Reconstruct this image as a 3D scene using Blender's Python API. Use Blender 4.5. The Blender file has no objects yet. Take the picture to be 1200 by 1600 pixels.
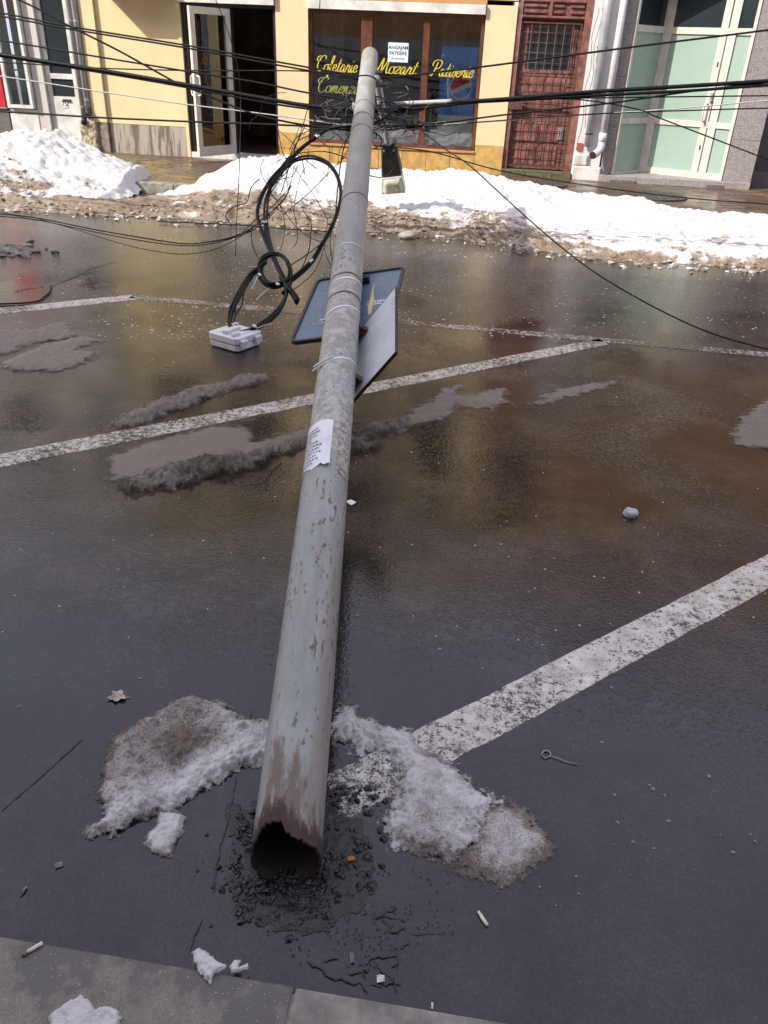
import bpy, math, random
import numpy as np
from mathutils import Vector, Matrix
random.seed(7); RNG = np.random.default_rng(11)
scene = bpy.context.scene
C = scene.collection
# ------------------------------------------------------------------ camera
PITCH, ROLL, YAW, CAMH, FPX = math.radians(29.9315), math.radians(-2.4192), math.radians(-6.944), 1.6, 1240.0
def _axes():
    cp, sp = math.cos(PITCH), math.sin(PITCH)
    f = np.array([0, cp, -sp]); d = np.array([0, -sp, -cp]); x = np.array([1., 0, 0])
    cr, sr = math.cos(ROLL), math.sin(ROLL)
    x2 = cr*x+sr*d; d2 = -sr*x+cr*d
    cy, sy = math.cos(YAW), math.sin(YAW)
    return np.array([[cy, sy, 0], [-sy, cy, 0], [0, 0, 1]]) @ np.stack([x2, d2, f], 1)
CM = _axes()
cam_d = bpy.data.cameras.new('camera'); cam = bpy.data.objects.new('camera', cam_d); C.objects.link(cam)
cam_d.sensor_width = 36; cam_d.lens = FPX/1600*36; cam_d.clip_start = .05; cam_d.clip_end = 600
mw = Matrix.Identity(4)
for r in range(3):
    mw[r][0] = CM[r][0]; mw[r][1] = -CM[r][1]; mw[r][2] = -CM[r][2]
mw[2][3] = CAMH
cam.matrix_world = mw
scene.camera = cam
# ------------------------------------------------------------------ world, sun, exposure
SUN = Vector((1.4, 1.0, -1.3))          # direction the sunlight travels
EL = math.atan2(1.3, math.hypot(1.4, 1.0))
world = bpy.data.worlds.new('World'); scene.world = world; world.use_nodes = True
wn = world.node_tree.nodes; wl = world.node_tree.links
bg = wn['Background']; sky = wn.new('ShaderNodeTexSky'); sky.sky_type = 'NISHITA'; sky.sun_disc = False
sky.sun_elevation = EL; sky.sun_rotation = math.atan2(-1.4, -1.0); sky.air_density = 1.0; sky.dust_density = 5.0; sky.ozone_density = .3
veil = wn.new('ShaderNodeMix'); veil.data_type = 'RGBA'; veil.inputs[0].default_value = .5      # thin even high cloud
veil.inputs[7].default_value = (9.1, 8.9, 10.7, 1); wl.new(sky.outputs[0], veil.inputs[6])
wl.new(veil.outputs[2], bg.inputs[0]); bg.inputs[1].default_value = .15
sun_d = bpy.data.lights.new('sun', 'SUN'); sun_d.energy = 4.4; sun_d.angle = math.radians(.5); sun_d.color = (1, .95, .87)
sun = bpy.data.objects.new('sun', sun_d); C.objects.link(sun)
sun.rotation_euler = SUN.to_track_quat('-Z', 'Y').to_euler(); sun.location = (-20, -20, 30)
scene.view_settings.view_transform = 'Standard'; scene.view_settings.look = 'None'
scene.view_settings.gamma = 1; scene.view_settings.use_curve_mapping = False
scene.view_settings.exposure = .55
scene.render.engine = 'CYCLES'
scene.cycles.use_denoising = True
scene.cycles.max_bounces = 8; scene.cycles.transparent_max_bounces = 16

# ------------------------------------------------------------------ pixel helpers (1200 x 1600 photo)
def ray(px, py): return CM @ np.array([(px-600)/FPX, (py-800)/FPX, 1.])
def G(px, py, z=0.):
    d = ray(px, py); t = (z-CAMH)/d[2]; return Vector((d[0]*t, d[1]*t, z))
YF = 12.9
def F(px, py, Y=YF):
    d = ray(px, py); t = Y/d[1]; return Vector((d[0]*t, Y, d[2]*t+CAMH))

# ------------------------------------------------------------------ numpy noise
def _hash(ix, iy, s):
    n = (ix*374761393 + iy*668265263 + s*974634777) & 0xffffffff
    n = ((n ^ (n >> 13))*1274126177) & 0xffffffff
    return ((n ^ (n >> 16)) & 0xffff)/65535.
def vnoise(x, y, s=0):
    x = np.asarray(x, float); y = np.asarray(y, float)
    ix = np.floor(x).astype(np.int64); iy = np.floor(y).astype(np.int64)
    fx = x-ix; fy = y-iy; fx = fx*fx*fx*(fx*(fx*6-15)+10); fy = fy*fy*fy*(fy*(fy*6-15)+10)
    a = _hash(ix, iy, s); b = _hash(ix+1, iy, s); c = _hash(ix, iy+1, s); d = _hash(ix+1, iy+1, s)
    return (a*(1-fx)+b*fx)*(1-fy)+(c*(1-fx)+d*fx)*fy
def fbm(x, y, o=4, s=0, g=.5):
    v = 0; a = 1.; t = 0
    for k in range(o):
        v = v+a*(vnoise(x*2**k+k*17.3, y*2**k-k*9.1, s+k)-.5)*2; t += a; a *= g
    return v/t
def sstep(a, b, x):
    t = np.clip((x-a)/(b-a), 0, 1); return t*t*(3-2*t)
def lerp_pts(x, pts):
    return np.interp(x, [p[0] for p in pts], [p[1] for p in pts])

# ------------------------------------------------------------------ materials
class N:
    def __init__(s, name):
        s.m = bpy.data.materials.new(name); s.m.use_nodes = True
        s.t = s.m.node_tree; s.n = s.t.nodes; s.l = s.t.links
        s.p = s.n['Principled BSDF']; s.out = s.n['Material Output']
        s.tc = s.n.new('ShaderNodeTexCoord')
    def set(s, **k):
        for a, v in k.items():
            i = s.p.inputs[a.replace('_', ' ')]
            if hasattr(v, 'links') or isinstance(v, bpy.types.NodeSocket): s.l.new(v, i)
            elif isinstance(v, (tuple, list)): i.default_value = (*v, 1) if len(v) == 3 else v
            else: i.default_value = v
        return s
    def co(s, scale=None, rot=None, src='Object'):
        if scale is None: return s.tc.outputs[src]
        m = s.n.new('ShaderNodeMapping'); s.l.new(s.tc.outputs[src], m.inputs[0])
        m.inputs['Scale'].default_value = scale
        if rot: m.inputs['Rotation'].default_value = rot
        return m.outputs[0]
    def noise(s, scale, detail=4, rough=.55, co=None, out=0, dist=0):
        n = s.n.new('ShaderNodeTexNoise'); n.inputs['Scale'].default_value = scale
        n.inputs['Detail'].default_value = detail; n.inputs['Roughness'].default_value = rough
        n.inputs['Distortion'].default_value = dist
        s.l.new(co if co is not None else s.tc.outputs['Object'], n.inputs['Vector']); return n.outputs[out]
    def vor(s, scale, feature='F1', co=None, out=0):
        n = s.n.new('ShaderNodeTexVoronoi'); n.feature = feature; n.inputs['Scale'].default_value = scale
        s.l.new(co if co is not None else s.tc.outputs['Object'], n.inputs['Vector']); return n.outputs[out]
    def rng(s, v, a, b, c=0., d=1., smooth=True):
        n = s.n.new('ShaderNodeMapRange'); n.interpolation_type = 'SMOOTHSTEP' if smooth else 'LINEAR'
        s.l.new(v, n.inputs[0])
        for i, x in enumerate((a, b, c, d)): n.inputs[1+i].default_value = x
        return n.outputs[0]
    def math(s, op, a, b=None):
        n = s.n.new('ShaderNodeMath'); n.operation = op
        for i, v in enumerate((a, b)):
            if v is None: continue
            if isinstance(v, (int, float)): n.inputs[i].default_value = v
            else: s.l.new(v, n.inputs[i])
        return n.outputs[0]
    def mix(s, f, a, b):
        n = s.n.new('ShaderNodeMix'); n.data_type = 'RGBA'
        for i, v in ((0, f), (6, a), (7, b)):
            if isinstance(v, (int, float)): n.inputs[i].default_value = v
            elif isinstance(v, (tuple, list)): n.inputs[i].default_value = (*v, 1)
            else: s.l.new(v, n.inputs[i])
        return n.outputs[2]
    def bump(s, h, dist, strength=1., nrm=None):
        n = s.n.new('ShaderNodeBump'); n.inputs['Distance'].default_value = dist
        if isinstance(strength, (int, float)): n.inputs['Strength'].default_value = strength
        else: s.l.new(strength, n.inputs['Strength'])
        s.l.new(h, n.inputs['Height'])
        if nrm is not None: s.l.new(nrm, n.inputs['Normal'])
        return n.outputs[0]
    def attr(s, name):
        n = s.n.new('ShaderNodeAttribute'); n.attribute_name = name; return n
    def sep(s, v):
        n = s.n.new('ShaderNodeSeparateXYZ'); s.l.new(v, n.inputs[0]); return n.outputs

def plain(name, col, rough=.6, metal=0., var=.12, scale=8., bump=0., bscale=60., spec=.5, bdist=.004):
    k = N(name); v = k.noise(scale, 6, .6)
    f = k.rng(v, .3, .7)
    dark = tuple(c*(1-var*1.6) for c in col); light = tuple(min(1, c*(1+var)) for c in col)
    k.set(Base_Color=k.mix(f, dark, light), Roughness=k.rng(k.noise(scale*2.3, 4), .3, .7, max(.03, rough-.08), min(1, rough+.1)), Metallic=metal, Specular_IOR_Level=spec)
    if bump: k.set(Normal=k.bump(k.noise(bscale, 5, .65), bdist, bump))
    return k.m

def asphalt(name, paint=False):
    k = N(name)
    big = k.noise(.55, 3, .5); mid = k.noise(3.1, 6, .6); fine = k.noise(420, 3, .7)
    agg = k.vor(150); agg2 = k.vor(62); med = k.noise(24, 6, .68)
    stone = k.rng(agg, .1, .75, 1, 0); stone2 = k.rng(agg2, .1, .6, 1, 0)
    yc = k.sep(k.co())[1]; xc = k.sep(k.co())[0]
    # standing water: low film near the kerb and in patches; coarse open grain elsewhere
    jag = k.math('MULTIPLY', k.math('SUBTRACT', mid, .5), 1.3)
    near = k.rng(k.math('ADD', yc, k.math('ADD', jag, k.math('MULTIPLY', k.math('SUBTRACT', med, .5), .8))), 1.5, 1.95, 1, 0)
    patch = k.rng(k.math('ADD', k.noise(.9, 4, .55, dist=.4), k.math('MULTIPLY', k.math('SUBTRACT', med, .5), .30)), .43, .54)
    pud = k.math('MAXIMUM', k.math('MULTIPLY', near, .9), k.math('MULTIPLY', patch, k.rng(yc, 5.6, 6.6, .8, .25)))
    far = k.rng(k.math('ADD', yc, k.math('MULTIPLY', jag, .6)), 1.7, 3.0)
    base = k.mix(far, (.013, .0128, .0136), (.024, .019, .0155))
    mud = k.rng(k.math('ADD', big, k.math('MULTIPLY', mid, .5)), .6, .95)
    base = k.mix(k.math('MULTIPLY', k.math('MULTIPLY', mud, far), .6), base, (.046, .033, .023))
    # stones of the aggregate: each its own grey, dark binder between
    vc = k.n.new('ShaderNodeTexVoronoi'); vc.inputs['Scale'].default_value = 210; k.l.new(k.co(), vc.inputs['Vector'])
    bw = k.n.new('ShaderNodeRGBToBW'); k.l.new(vc.outputs['Color'], bw.inputs[0])
    tone = k.rng(bw.outputs[0], .15, .85, .62, 1.5, False)
    tone = k.math('MULTIPLY', tone, k.rng(med, .25, .75, .72, 1.28))
    tone = k.math('MULTIPLY', tone, k.rng(mid, .3, .7, .55, 1.5))
    hs = k.n.new('ShaderNodeHueSaturation'); k.l.new(base, hs.inputs['Color']); k.l.new(tone, hs.inputs['Value']); base = hs.outputs[0]
    speck = k.rng(k.noise(230, 2, .5), .64, .72)
    base = k.mix(k.math('MULTIPLY', speck, .4), base, (.15, .14, .13))
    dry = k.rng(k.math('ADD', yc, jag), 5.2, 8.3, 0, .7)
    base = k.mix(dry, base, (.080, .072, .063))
    pit = k.rng(k.noise(58, 4, .6), .30, .46)
    h = k.math('ADD', k.math('MULTIPLY', stone, .22), k.math('MULTIPLY', k.noise(62, 5, .6), 1.0))
    h = k.math('ADD', h, k.math('ADD', k.math('MULTIPLY', fine, .06), k.math('ADD', k.math('MULTIPLY', stone2, .35), k.math('MULTIPLY', pit, .5))))
    base = k.mix(k.math('MULTIPLY', k.rng(pit, 0, 1, .6, 0), k.rng(pud, 0, 1, 1, .35)), base, (.006, .0055, .005))  # pits darkened in the colour to strengthen the contrast of the reflections
    st = k.rng(pud, 0, 1, .42, .06, False)
    rough = k.rng(pud, 0, 1, .10, .025, False)
    if paint:
        w = k.math('ADD', k.math('MULTIPLY', k.noise(38, 6, .7), .75), k.math('MULTIPLY', k.noise(150, 3, .6), .45))
        att = k.attr('wear').outputs['Fac']
        w = k.math('ADD', w, k.math('MULTIPLY', att, .33)); w = k.math('ADD', w, k.math('MULTIPLY', k.math('SUBTRACT', k.noise(3.3, 4, .65), .5), .34)); w = k.math('ADD', w, .02); w = k.math('ADD', w, k.math('MULTIPLY', k.rng(k.noise(70, 3, .6), .58, .66), .12))
        m = k.rng(w, .59, .75, 1, 0)
        pc = k.mix(k.rng(k.noise(14, 5, .65), .35, .7), (.60, .575, .53), (.38, .35, .31))
        pc = k.mix(k.rng(k.noise(5, 5, .7), .5, .75, 0, .6), pc, (.30, .27, .24))
        base = k.mix(m, base, pc)
        rough = k.math('ADD', rough, k.math('MULTIPLY', m, .25))
        h = k.math('ADD', h, k.math('MULTIPLY', m, .8)); st = k.math('MAXIMUM', st, k.math('MULTIPLY', m, .5))
    nrm = k.bump(h, .0032, st)
    wave = k.bump(k.noise(16, 4, .55, k.co((1, .5, 1))), .004, k.rng(pud, 0, 1, .36, .06), nrm)
    k.set(Base_Color=base, Roughness=rough, Normal=wave, IOR=1.50)
    return k.m

def snow_mat(name, clean=(.86, .87, .89), mudc=(.30, .235, .17), wet=.0, grit=.0, fine=1., melt=None):
    k = N(name)
    a = k.attr('dirt').outputs['Fac']
    n1 = k.noise(26, 6, .68); n2 = k.noise(110*fine, 4, .7); n3 = k.noise(9, 5, .6)
    f = k.math('ADD', a, k.math('MULTIPLY', k.math('SUBTRACT', n1, .5), .9))
    f = k.math('ADD', f, k.math('MULTIPLY', k.math('SUBTRACT', n3, .5), .5))
    f = k.rng(k.math('ADD', f, k.math('MULTIPLY', k.math('SUBTRACT', n2, .5), .7)), .1, 1.0)
    c = k.mix(f, clean, mudc)
    dk = k.rng(k.math('ADD', n2, k.math('MULTIPLY', a, .22)), .72-grit, .80-grit)
    c = k.mix(k.math('MULTIPLY', dk, .8), c, (.065, .05, .038))
    h = k.math('ADD', k.noise(55, 6, .7), k.math('ADD', k.math('MULTIPLY', n2, .5), k.math('MULTIPLY', k.noise(14, 4, .6), 1.2)))
    sp2 = k.rng(k.math('ADD', k.noise(34, 5, .75), k.math('MULTIPLY', a, .10)), .66, .73)
    c = k.mix(k.math('MULTIPLY', sp2, k.math('MULTIPLY', a, .75)), c, (.10, .072, .05))
    k.set(Base_Color=c, Roughness=k.rng(f, 0, 1, .62-wet*.6, .55-wet), Normal=k.bump(h, .018/fine, .55), Specular_IOR_Level=.35)
    if melt:      # thin melted margin lets the wet road show through
        e = k.attr('edge').outputs['Fac']
        al = k.rng(k.math('ADD', e, k.math('MULTIPLY', k.math('SUBTRACT', k.noise(melt[3], 4, .6), .5), 1.3)), melt[0], melt[1], 0, melt[2])
        k.set(Alpha=al)
    return k.m

def glass_mat(name, tint=(.95, .97, .97), spec=1.0):
    k = N(name)
    for x in list(k.n):
        if x != k.out: k.n.remove(x)
    t = k.n.new('ShaderNodeBsdfTransparent'); t.inputs[0].default_value = (*tint, 1)
    g = k.n.new('ShaderNodeBsdfGlossy'); g.inputs['Roughness'].default_value = .015; g.inputs[0].default_value = (.95, .97, 1, 1)
    fr = k.n.new('ShaderNodeFresnel'); fr.inputs[0].default_value = 1.55
    mlt = k.n.new('ShaderNodeMath'); mlt.operation = 'MULTIPLY_ADD'; mlt.inputs[1].default_value = 1.5*spec; mlt.inputs[2].default_value = .02; mlt.use_clamp = True
    k.l.new(fr.outputs[0], mlt.inputs[0])
    mx = k.n.new('ShaderNodeMixShader'); k.l.new(mlt.outputs[0], mx.inputs[0]); k.l.new(t.outputs[0], mx.inputs[1]); k.l.new(g.outputs[0], mx.inputs[2])
    k.l.new(mx.outputs[0], k.out.inputs[0]); return k.m

def pole_mat(name):
    k = N(name)
    z = k.sep(k.co())[2]
    cs = k.co((1, 1, .35))
    n1 = k.noise(9, 6, .65, cs); n2 = k.noise(75, 5, .65, cs); n3 = k.noise(3.2, 3, .5, cs)
    base = k.mix(k.rng(n1, .3, .7), (.21, .225, .212), (.315, .33, .312))
    # weathered grey towards the tip and clean greenish grey near the foot
    streak = k.noise(22, 5, .7, k.co((1, 1, .06)))
    base = k.mix(k.rng(streak, .52, .72, 0, .55), base, (.20, .18, .16))
    # old poster glue and torn paper between 2 and 3.6 m
    glue = k.math('MULTIPLY', k.rng(z, 1.30, 1.45), k.rng(z, 2.5, 3.2, 1, 0))
    gn = k.rng(k.noise(20, 6, .8), .44, .58)
    base = k.mix(k.math('MULTIPLY', k.math('MULTIPLY', glue, gn), .75), base, (.50, .47, .42))
    gd = k.rng(k.noise(34, 5, .85, k.co((1, 1, 1.8))), .55, .62)
    base = k.mix(k.math('MULTIPLY', k.math('MULTIPLY', glue, gd), .75), base, (.16, .14, .12))
    # rust: chips everywhere, sheets near the foot
    foot = k.rng(z, .05, .62, 1, 0); low = k.rng(z, .5, 2.2, 1, 0)
    rn = k.math('ADD', k.math('MULTIPLY', n2, .75), k.math('MULTIPLY', n1, .35))
    chips = k.rng(k.math('ADD', rn, k.math('ADD', k.math('MULTIPLY', low, .045), k.math('MULTIPLY', k.math('SUBTRACT', n3, .5), .16))), .655, .68)
    sheet = k.rng(k.math('ADD', k.math('MULTIPLY', foot, .26), k.math('ADD', k.math('MULTIPLY', n1, .6), k.math('MULTIPLY', n3, .35))), .62, .74)
    rim = k.rng(k.math('ADD', k.attr('rim').outputs['Fac'], k.math('ADD', k.math('MULTIPLY', k.math('SUBTRACT', n2, .5), 1.3), k.math('MULTIPLY', k.math('SUBTRACT', n1, .5), 1.0))), .30, .75)
    xs_ = k.sep(k.co())[0]          # a long brown run of rust water down the right flank near the foot
    run = k.math('MULTIPLY', k.rng(k.math('ADD', xs_, k.math('MULTIPLY', k.math('SUBTRACT', streak, .5), .08)), -.058, -.03, 1, 0), k.rng(z, .55, 1.3, 1, 0))
    base = k.mix(k.math('MULTIPLY', run, .5), base, (.17, .125, .095))
    scr = k.rng(k.noise(60, 4, .8, k.co((1, 1, .3))), .64, .70)
    base = k.mix(k.math('MULTIPLY', scr, .6), base, (.15, .14, .13))
    rust = k.math('MAXIMUM', k.math('MULTIPLY', chips, .85), k.math('MULTIPLY', k.math('MULTIPLY', sheet, k.rng(k.math('ADD', k.math('MULTIPLY', n2, .6), k.math('MULTIPLY', n1, .5)), .44, .60, .15, 1)), .8))
    rc = k.mix(k.rng(n2, .35, .65), (.07, .042, .03), (.125, .074, .048))
    base = k.mix(rust, base, rc)
    base = k.mix(rim, base, k.mix(k.rng(n2, .35, .65), (.026, .014, .012), (.055, .028, .023)))
    base = k.mix(k.rng(k.attr('rim').outputs['Fac'], 1.5, 1.9), base, (.010, .007, .006))  # blackens the tube inside, its shade put into the colour; bottom lip black wet
    r = k.math('ADD', k.rng(n1, .3, .7, .38, .52), k.math('MULTIPLY', k.math('MAXIMUM', rust, rim), .3))
    h = k.math('SUBTRACT', k.math('MULTIPLY', n2, .4), k.math('MULTIPLY', rust, .6))
    k.set(Base_Color=base, Roughness=r, Normal=k.bump(h, .0025, .5), Metallic=0.0)
    return k.m

def render_wall(name, col, stain=(.3, .25, .2), amt=.25):
    k = N(name)
    st = k.noise(3.5, 6, .65, k.co((1, 1, .25))); g = k.noise(1.4, 5, .6)
    c = k.mix(k.rng(g, .3, .7), tuple(x*.93 for x in col), tuple(min(1, x*1.05) for x in col))
    c = k.mix(k.rng(st, .55, .8, 0, amt), c, stain)
    k.set(Base_Color=c, Roughness=.8, Normal=k.bump(k.noise(90, 5, .7), .003, .4), Specular_IOR_Level=.3)
    return k.m

def granite_mat(name, col):
    k = N(name)
    s1 = k.vor(120, out=1); n = k.noise(160, 3, .7); st = k.noise(4, 6, .7, k.co((1, 1, .4)))
    bw = k.n.new('ShaderNodeRGBToBW'); k.l.new(s1, bw.inputs[0])
    c = k.mix(k.rng(bw.outputs[0], .2, .8), tuple(x*.62 for x in col), tuple(x*1.3 for x in col))
    c = k.mix(k.rng(st, .5, .75, 0, .4), c, tuple(x*.5 for x in col))
    k.set(Base_Color=c, Roughness=.7, Normal=k.bump(n, .002, .3)); return k.m

M = {}
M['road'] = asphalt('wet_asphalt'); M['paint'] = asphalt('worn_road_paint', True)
M['snow'] = snow_mat('bank_snow', (.60, .605, .615), (.26, .20, .145)); M['icy'] = snow_mat('icy_snow', (.53, .525, .52), (.15, .125, .10), .2, .05, 2.2, (.08, .40, 1, 50))
M['slush'] = snow_mat('grey_slush', (.235, .205, .178), (.055, .043, .034), .35, .03, 1.5, (.08, .7, .8, 16))
M['pole'] = pole_mat('weathered_grey_paint')
M['black'] = plain('black_cable_sheath', (.007, .007, .008), .5, 0, .2, 30, spec=.22)
M['dkgrey'] = plain('dark_grey_cable_sheath', (.045, .045, .047), .5, 0, .2, 30)
M['ltgrey'] = plain('pale_grey_cable_sheath', (.42, .42, .42), .5, 0, .1, 30)
M['tie'] = plain('clear_plastic_tie', (.66, .67, .68), .35)
M['white_plastic'] = plain('white_plastic', (.66, .67, .69), .38, 0, .06, 12)
M['steel'] = plain('bare_steel', (.55, .55, .56), .35, .8, .15, 40)
M['galv'] = plain('dull_zinc', (.33, .33, .34), .5, .3, .2, 20)
M['rust'] = plain('rusty_steel', (.11, .06, .04), .8, 0, .4, 40, .5)
M['lamp_black'] = plain('black_lamp_housing', (.022, .022, .025), .4, 0, .3, 14)
M['lens'] = plain('frosted_lamp_bowl', (.45, .45, .36), .22, 0, .22, 14)
M['sign_back'] = plain('blue_grey_sign_back', (.115, .165, .235), .33, .1, .1, 5)
M['sign_back2'] = plain('pale_zinc_sign_back', (.52, .57, .60), .38, .25, .08, 5)
M['rubber'] = plain('dark_sign_edge', (.02, .022, .028), .5)
M['yellow'] = render_wall('pale_yellow_render', (.66, .555, .32), (.5, .38, .18), .45)
M['cream'] = render_wall('cream_render', (.68, .545, .33), (.5, .38, .22), .5)
M['ochre'] = render_wall('ochre_render', (.42, .24, .10), (.25, .14, .08), .4)
M['brownwall'] = render_wall('brown_render', (.30, .17, .09), (.18, .1, .06), .4)
M['greywall'] = render_wall('grey_white_render', (.52, .49, .45), (.3, .26, .22), .5)
M['oldwhite'] = render_wall('flaking_whitewash', (.62, .60, .59), (.3, .25, .22), .8)
M['plinthgrey'] = plain('streaked_grey_plinth', (.20, .17, .14), .85, 0, .35, 14, .5, 60)
M['tile'] = plain('orange_sandstone_tile', (.50, .31, .10), .5, 0, .16, 9)
M['granite'] = granite_mat('pinkish_grey_granite', (.27, .245, .245))
M['dgranite'] = granite_mat('dark_granite', (.12, .11, .11))
M['pvc'] = plain('cream_white_frame', (.55, .525, .46), .4, 0, .08, 6)
M['pvcwhite'] = plain('white_frame', (.60, .59, .56), .45, 0, .14, 6)
M['brown'] = plain('red_brown_wood_frame', (.11, .04, .022), .42, 0, .25, 10)
M['dbrown'] = plain('dark_brown_frame', (.03, .018, .013), .45, 0, .3, 10)
M['reddoor'] = plain('faded_maroon_paint', (.20, .082, .068), .58, 0, .32, 9, .4, 40)
M['grille'] = plain('dark_red_iron', (.095, .045, .038), .6, 0, .3, 30)
M['glass'] = glass_mat('clear_window_glass')
M['dkglass'] = glass_mat('dim_window_glass', (.35, .4, .42))
M['frost'] = plain('frosted_green_glass', (.29, .385, .33), .22, 0, .03, 1.2)
M['tealglass'] = plain('dark_slate_glass', (.022, .029, .033), .05, 0, .15, 1.5)
M['dark'] = plain('dark_interior', (.018, .013, .010), .9)
M['interior'] = plain('brown_interior', (.17, .105, .08), .8, 0, .4, 2)
M['curtain'] = plain('grey_curtain', (.13, .12, .115), .9, 0, .25, 4)
M['paper'] = plain('white_paper', (.70, .71, .74), .7, 0, .06, 8)
M['ink'] = plain('black_ink', (.02, .02, .025), .7)
M['bluepaper'] = plain('pale_blue_paper', (.62, .72, .76), .7, 0, .04)
M['letter'] = plain('yellow_vinyl_letter', (.62, .50, .05), .5, 0, .05)
M['letter2'] = plain('faded_yellow_vinyl_letter', (.27, .27, .08), .5, 0, .2)
M['pepblue'] = plain('royal_blue_print', (.05, .30, .80), .4, 0, .2, 3)
M['ltblue'] = plain('light_blue_print', (.3, .65, .85), .4, 0, .2)
M['pepred'] = plain('red_print', (.55, .025, .03), .4)
M['white'] = plain('white_print', (.75, .76, .78), .5)
M['redsign'] = plain('red_sign', (.45, .02, .035), .4)
M['pipe'] = plain('pale_grey_drainpipe', (.40, .41, .44), .42, .25, .12, 6)
M['pipewhite'] = plain('white_drainpipe', (.60, .60, .62), .38, .1, .1, 6)
M['stone'] = plain('rough_stone', (.36, .31, .22), .9, 0, .35, 20, .8, 30, bdist=.02)
M['concrete'] = None
M['kerb'] = plain('pale_kerb_concrete', (.23, .22, .195), .8, 0, .3, 9, .7, 140)
M['moss'] = plain('mossy_sill', (.10, .095, .05), .9, 0, .4, 25, .5)
M['iron'] = plain('cast_iron', (.06, .055, .05), .6, 0, .3, 30, .4)
M['rubble'] = plain('wet_black_rubble', (.009, .0085, .0085), .2, 0, .5, 60, .5, 200)
M['leaf'] = plain('dead_leaf', (.40, .33, .29), .75, 0, .3, 60)
M['foil'] = plain('crumpled_pale_paper', (.42, .46, .47), .4, 0, .3, 60)
M['orange'] = plain('orange_scrap', (.45, .18, .04), .6)
M['butt'] = plain('cigarette_paper', (.62, .58, .50), .7, 0, .15, 60)
M['tan'] = plain('burnt_filter', (.22, .12, .06), .8)
M['ice'] = plain('ice_crumb', (.50, .475, .42), .4, 0, .3, 50)
M['gum'] = plain('pale_trodden_gum', (.17, .165, .15), .6, 0, .4, 30)
M['crack'] = plain('wet_crack', (.004, .004, .004), .35)
M['pink'] = plain('pink_paper', (.60, .22, .28), .6)
M['terracotta'] = plain('terracotta', (.30, .09, .05), .7)
M['blue'] = plain('blue_glaze', (.02, .05, .28), .4)
M['steelwhite'] = plain('white_enamel', (.50, .52, .50), .35)
M['lime'] = plain('lime_plastic', (.55, .75, .03), .5)
M['shadeblock'] = render_wall('grey_plaster', (.34, .33, .31), (.2, .18, .16), .4)
def concrete_near():
    k = N('damp_pavement_concrete'); n = k.noise(7.5, 5, .6); wetm = k.rng(n, .46, .56)
    f = k.noise(300, 3, .7)
    c = k.mix(wetm, (.20, .185, .155), (.085, .077, .067))
    c = k.mix(k.rng(f, .35, .68, 0, .5), c, (.05, .045, .04)); c = k.mix(k.rng(k.noise(210, 2), .66, .74), c, (.3, .29, .26))
    k.set(Base_Color=c, Roughness=k.rng(wetm, 0, 1, .8, .32), Normal=k.bump(k.noise(160, 5, .7), .002, .45)); return k.m
M['concrete'] = concrete_near()
def paver_mat():
    k = N('wet_brick_paver'); a = k.attr('tone').outputs['Fac']
    c = k.mix(a, (.10, .052, .037), (.16, .12, .05)); c = k.mix(k.rng(k.noise(3, 5), .4, .6, 0, .8), c, (.07, .06, .052))
    k.set(Base_Color=c, Roughness=k.rng(k.noise(1.3, 4), .4, .6, .18, .55), Normal=k.bump(k.noise(120, 4), .002, .4)); return k.m
M['paver'] = paver_mat()

# ------------------------------------------------------------------ mesh helpers
class B:
    def __init__(s): s.v = []; s.f = []; s.at = {}
    def add(s, v, f):
        o = len(s.v); s.v += [tuple(p) for p in v]; s.f += [tuple(i+o for i in q) for q in f]; return s
    def box(s, x0, x1, y0, y1, z0, z1):
        v = [(x, y, z) for z in (z0, z1) for y in (y0, y1) for x in (x0, x1)]
        return s.add(v, [(0, 2, 3, 1), (4, 5, 7, 6), (0, 1, 5, 4), (2, 6, 7, 3), (0, 4, 6, 2), (1, 3, 7, 5)])
    def obox(s, c, ax, ay, az):      # oriented box: centre and three half-axis vectors
        c, ax, ay, az = map(Vector, (c, ax, ay, az))
        v = [c+ax*i+ay*j+az*k for k in (-1, 1) for j in (-1, 1) for i in (-1, 1)]
        return s.add(v, [(0, 2, 3, 1), (4, 5, 7, 6), (0, 1, 5, 4), (2, 6, 7, 3), (0, 4, 6, 2), (1, 3, 7, 5)])
    def prism(s, pts, n):            # closed outline (list of Vectors) extruded by vector n
        pts = [Vector(p) for p in pts]; n = Vector(n); k = len(pts)
        v = pts+[p+n for p in pts]
        return s.add(v, [tuple(range(k-1, -1, -1)), tuple(range(k, 2*k))]+[(i, (i+1) % k, k+(i+1) % k, k+i) for i in range(k)])
    def tube(s, path, r, n=7, cap=True):
        P = [Vector(p) for p in path]; m = len(P)
        rr = r if isinstance(r, (list, tuple)) else [r]*m
        T = [(P[min(i+1, m-1)]-P[max(i-1, 0)]).normalized() for i in range(m)]
        u = T[0].orthogonal().normalized(); v = []; f = []
        for i in range(m):
            u = (u-T[i]*u.dot(T[i])).normalized(); w = T[i].cross(u)
            for j in range(n):
                a = 2*math.pi*j/n; v.append(P[i]+(u*math.cos(a)+w*math.sin(a))*rr[i])
        for i in range(m-1):
            for j in range(n):
                f.append((i*n+j, i*n+(j+1) % n, (i+1)*n+(j+1) % n, (i+1)*n+j))
        if cap: f.append(tuple(range(n-1, -1, -1))); f.append(tuple((m-1)*n+j for j in range(n)))
        return s.add(v, f)
    def disc(s, c, r, h, n=10, jit=0.):
        c = Vector(c); pts = []
        for j in range(n):
            a = 2*math.pi*j/n; q = r*(1+random.uniform(-jit, jit)); pts.append(c+Vector((math.cos(a)*q, math.sin(a)*q, 0)))
        return s.prism(pts, (0, 0, h))

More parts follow.
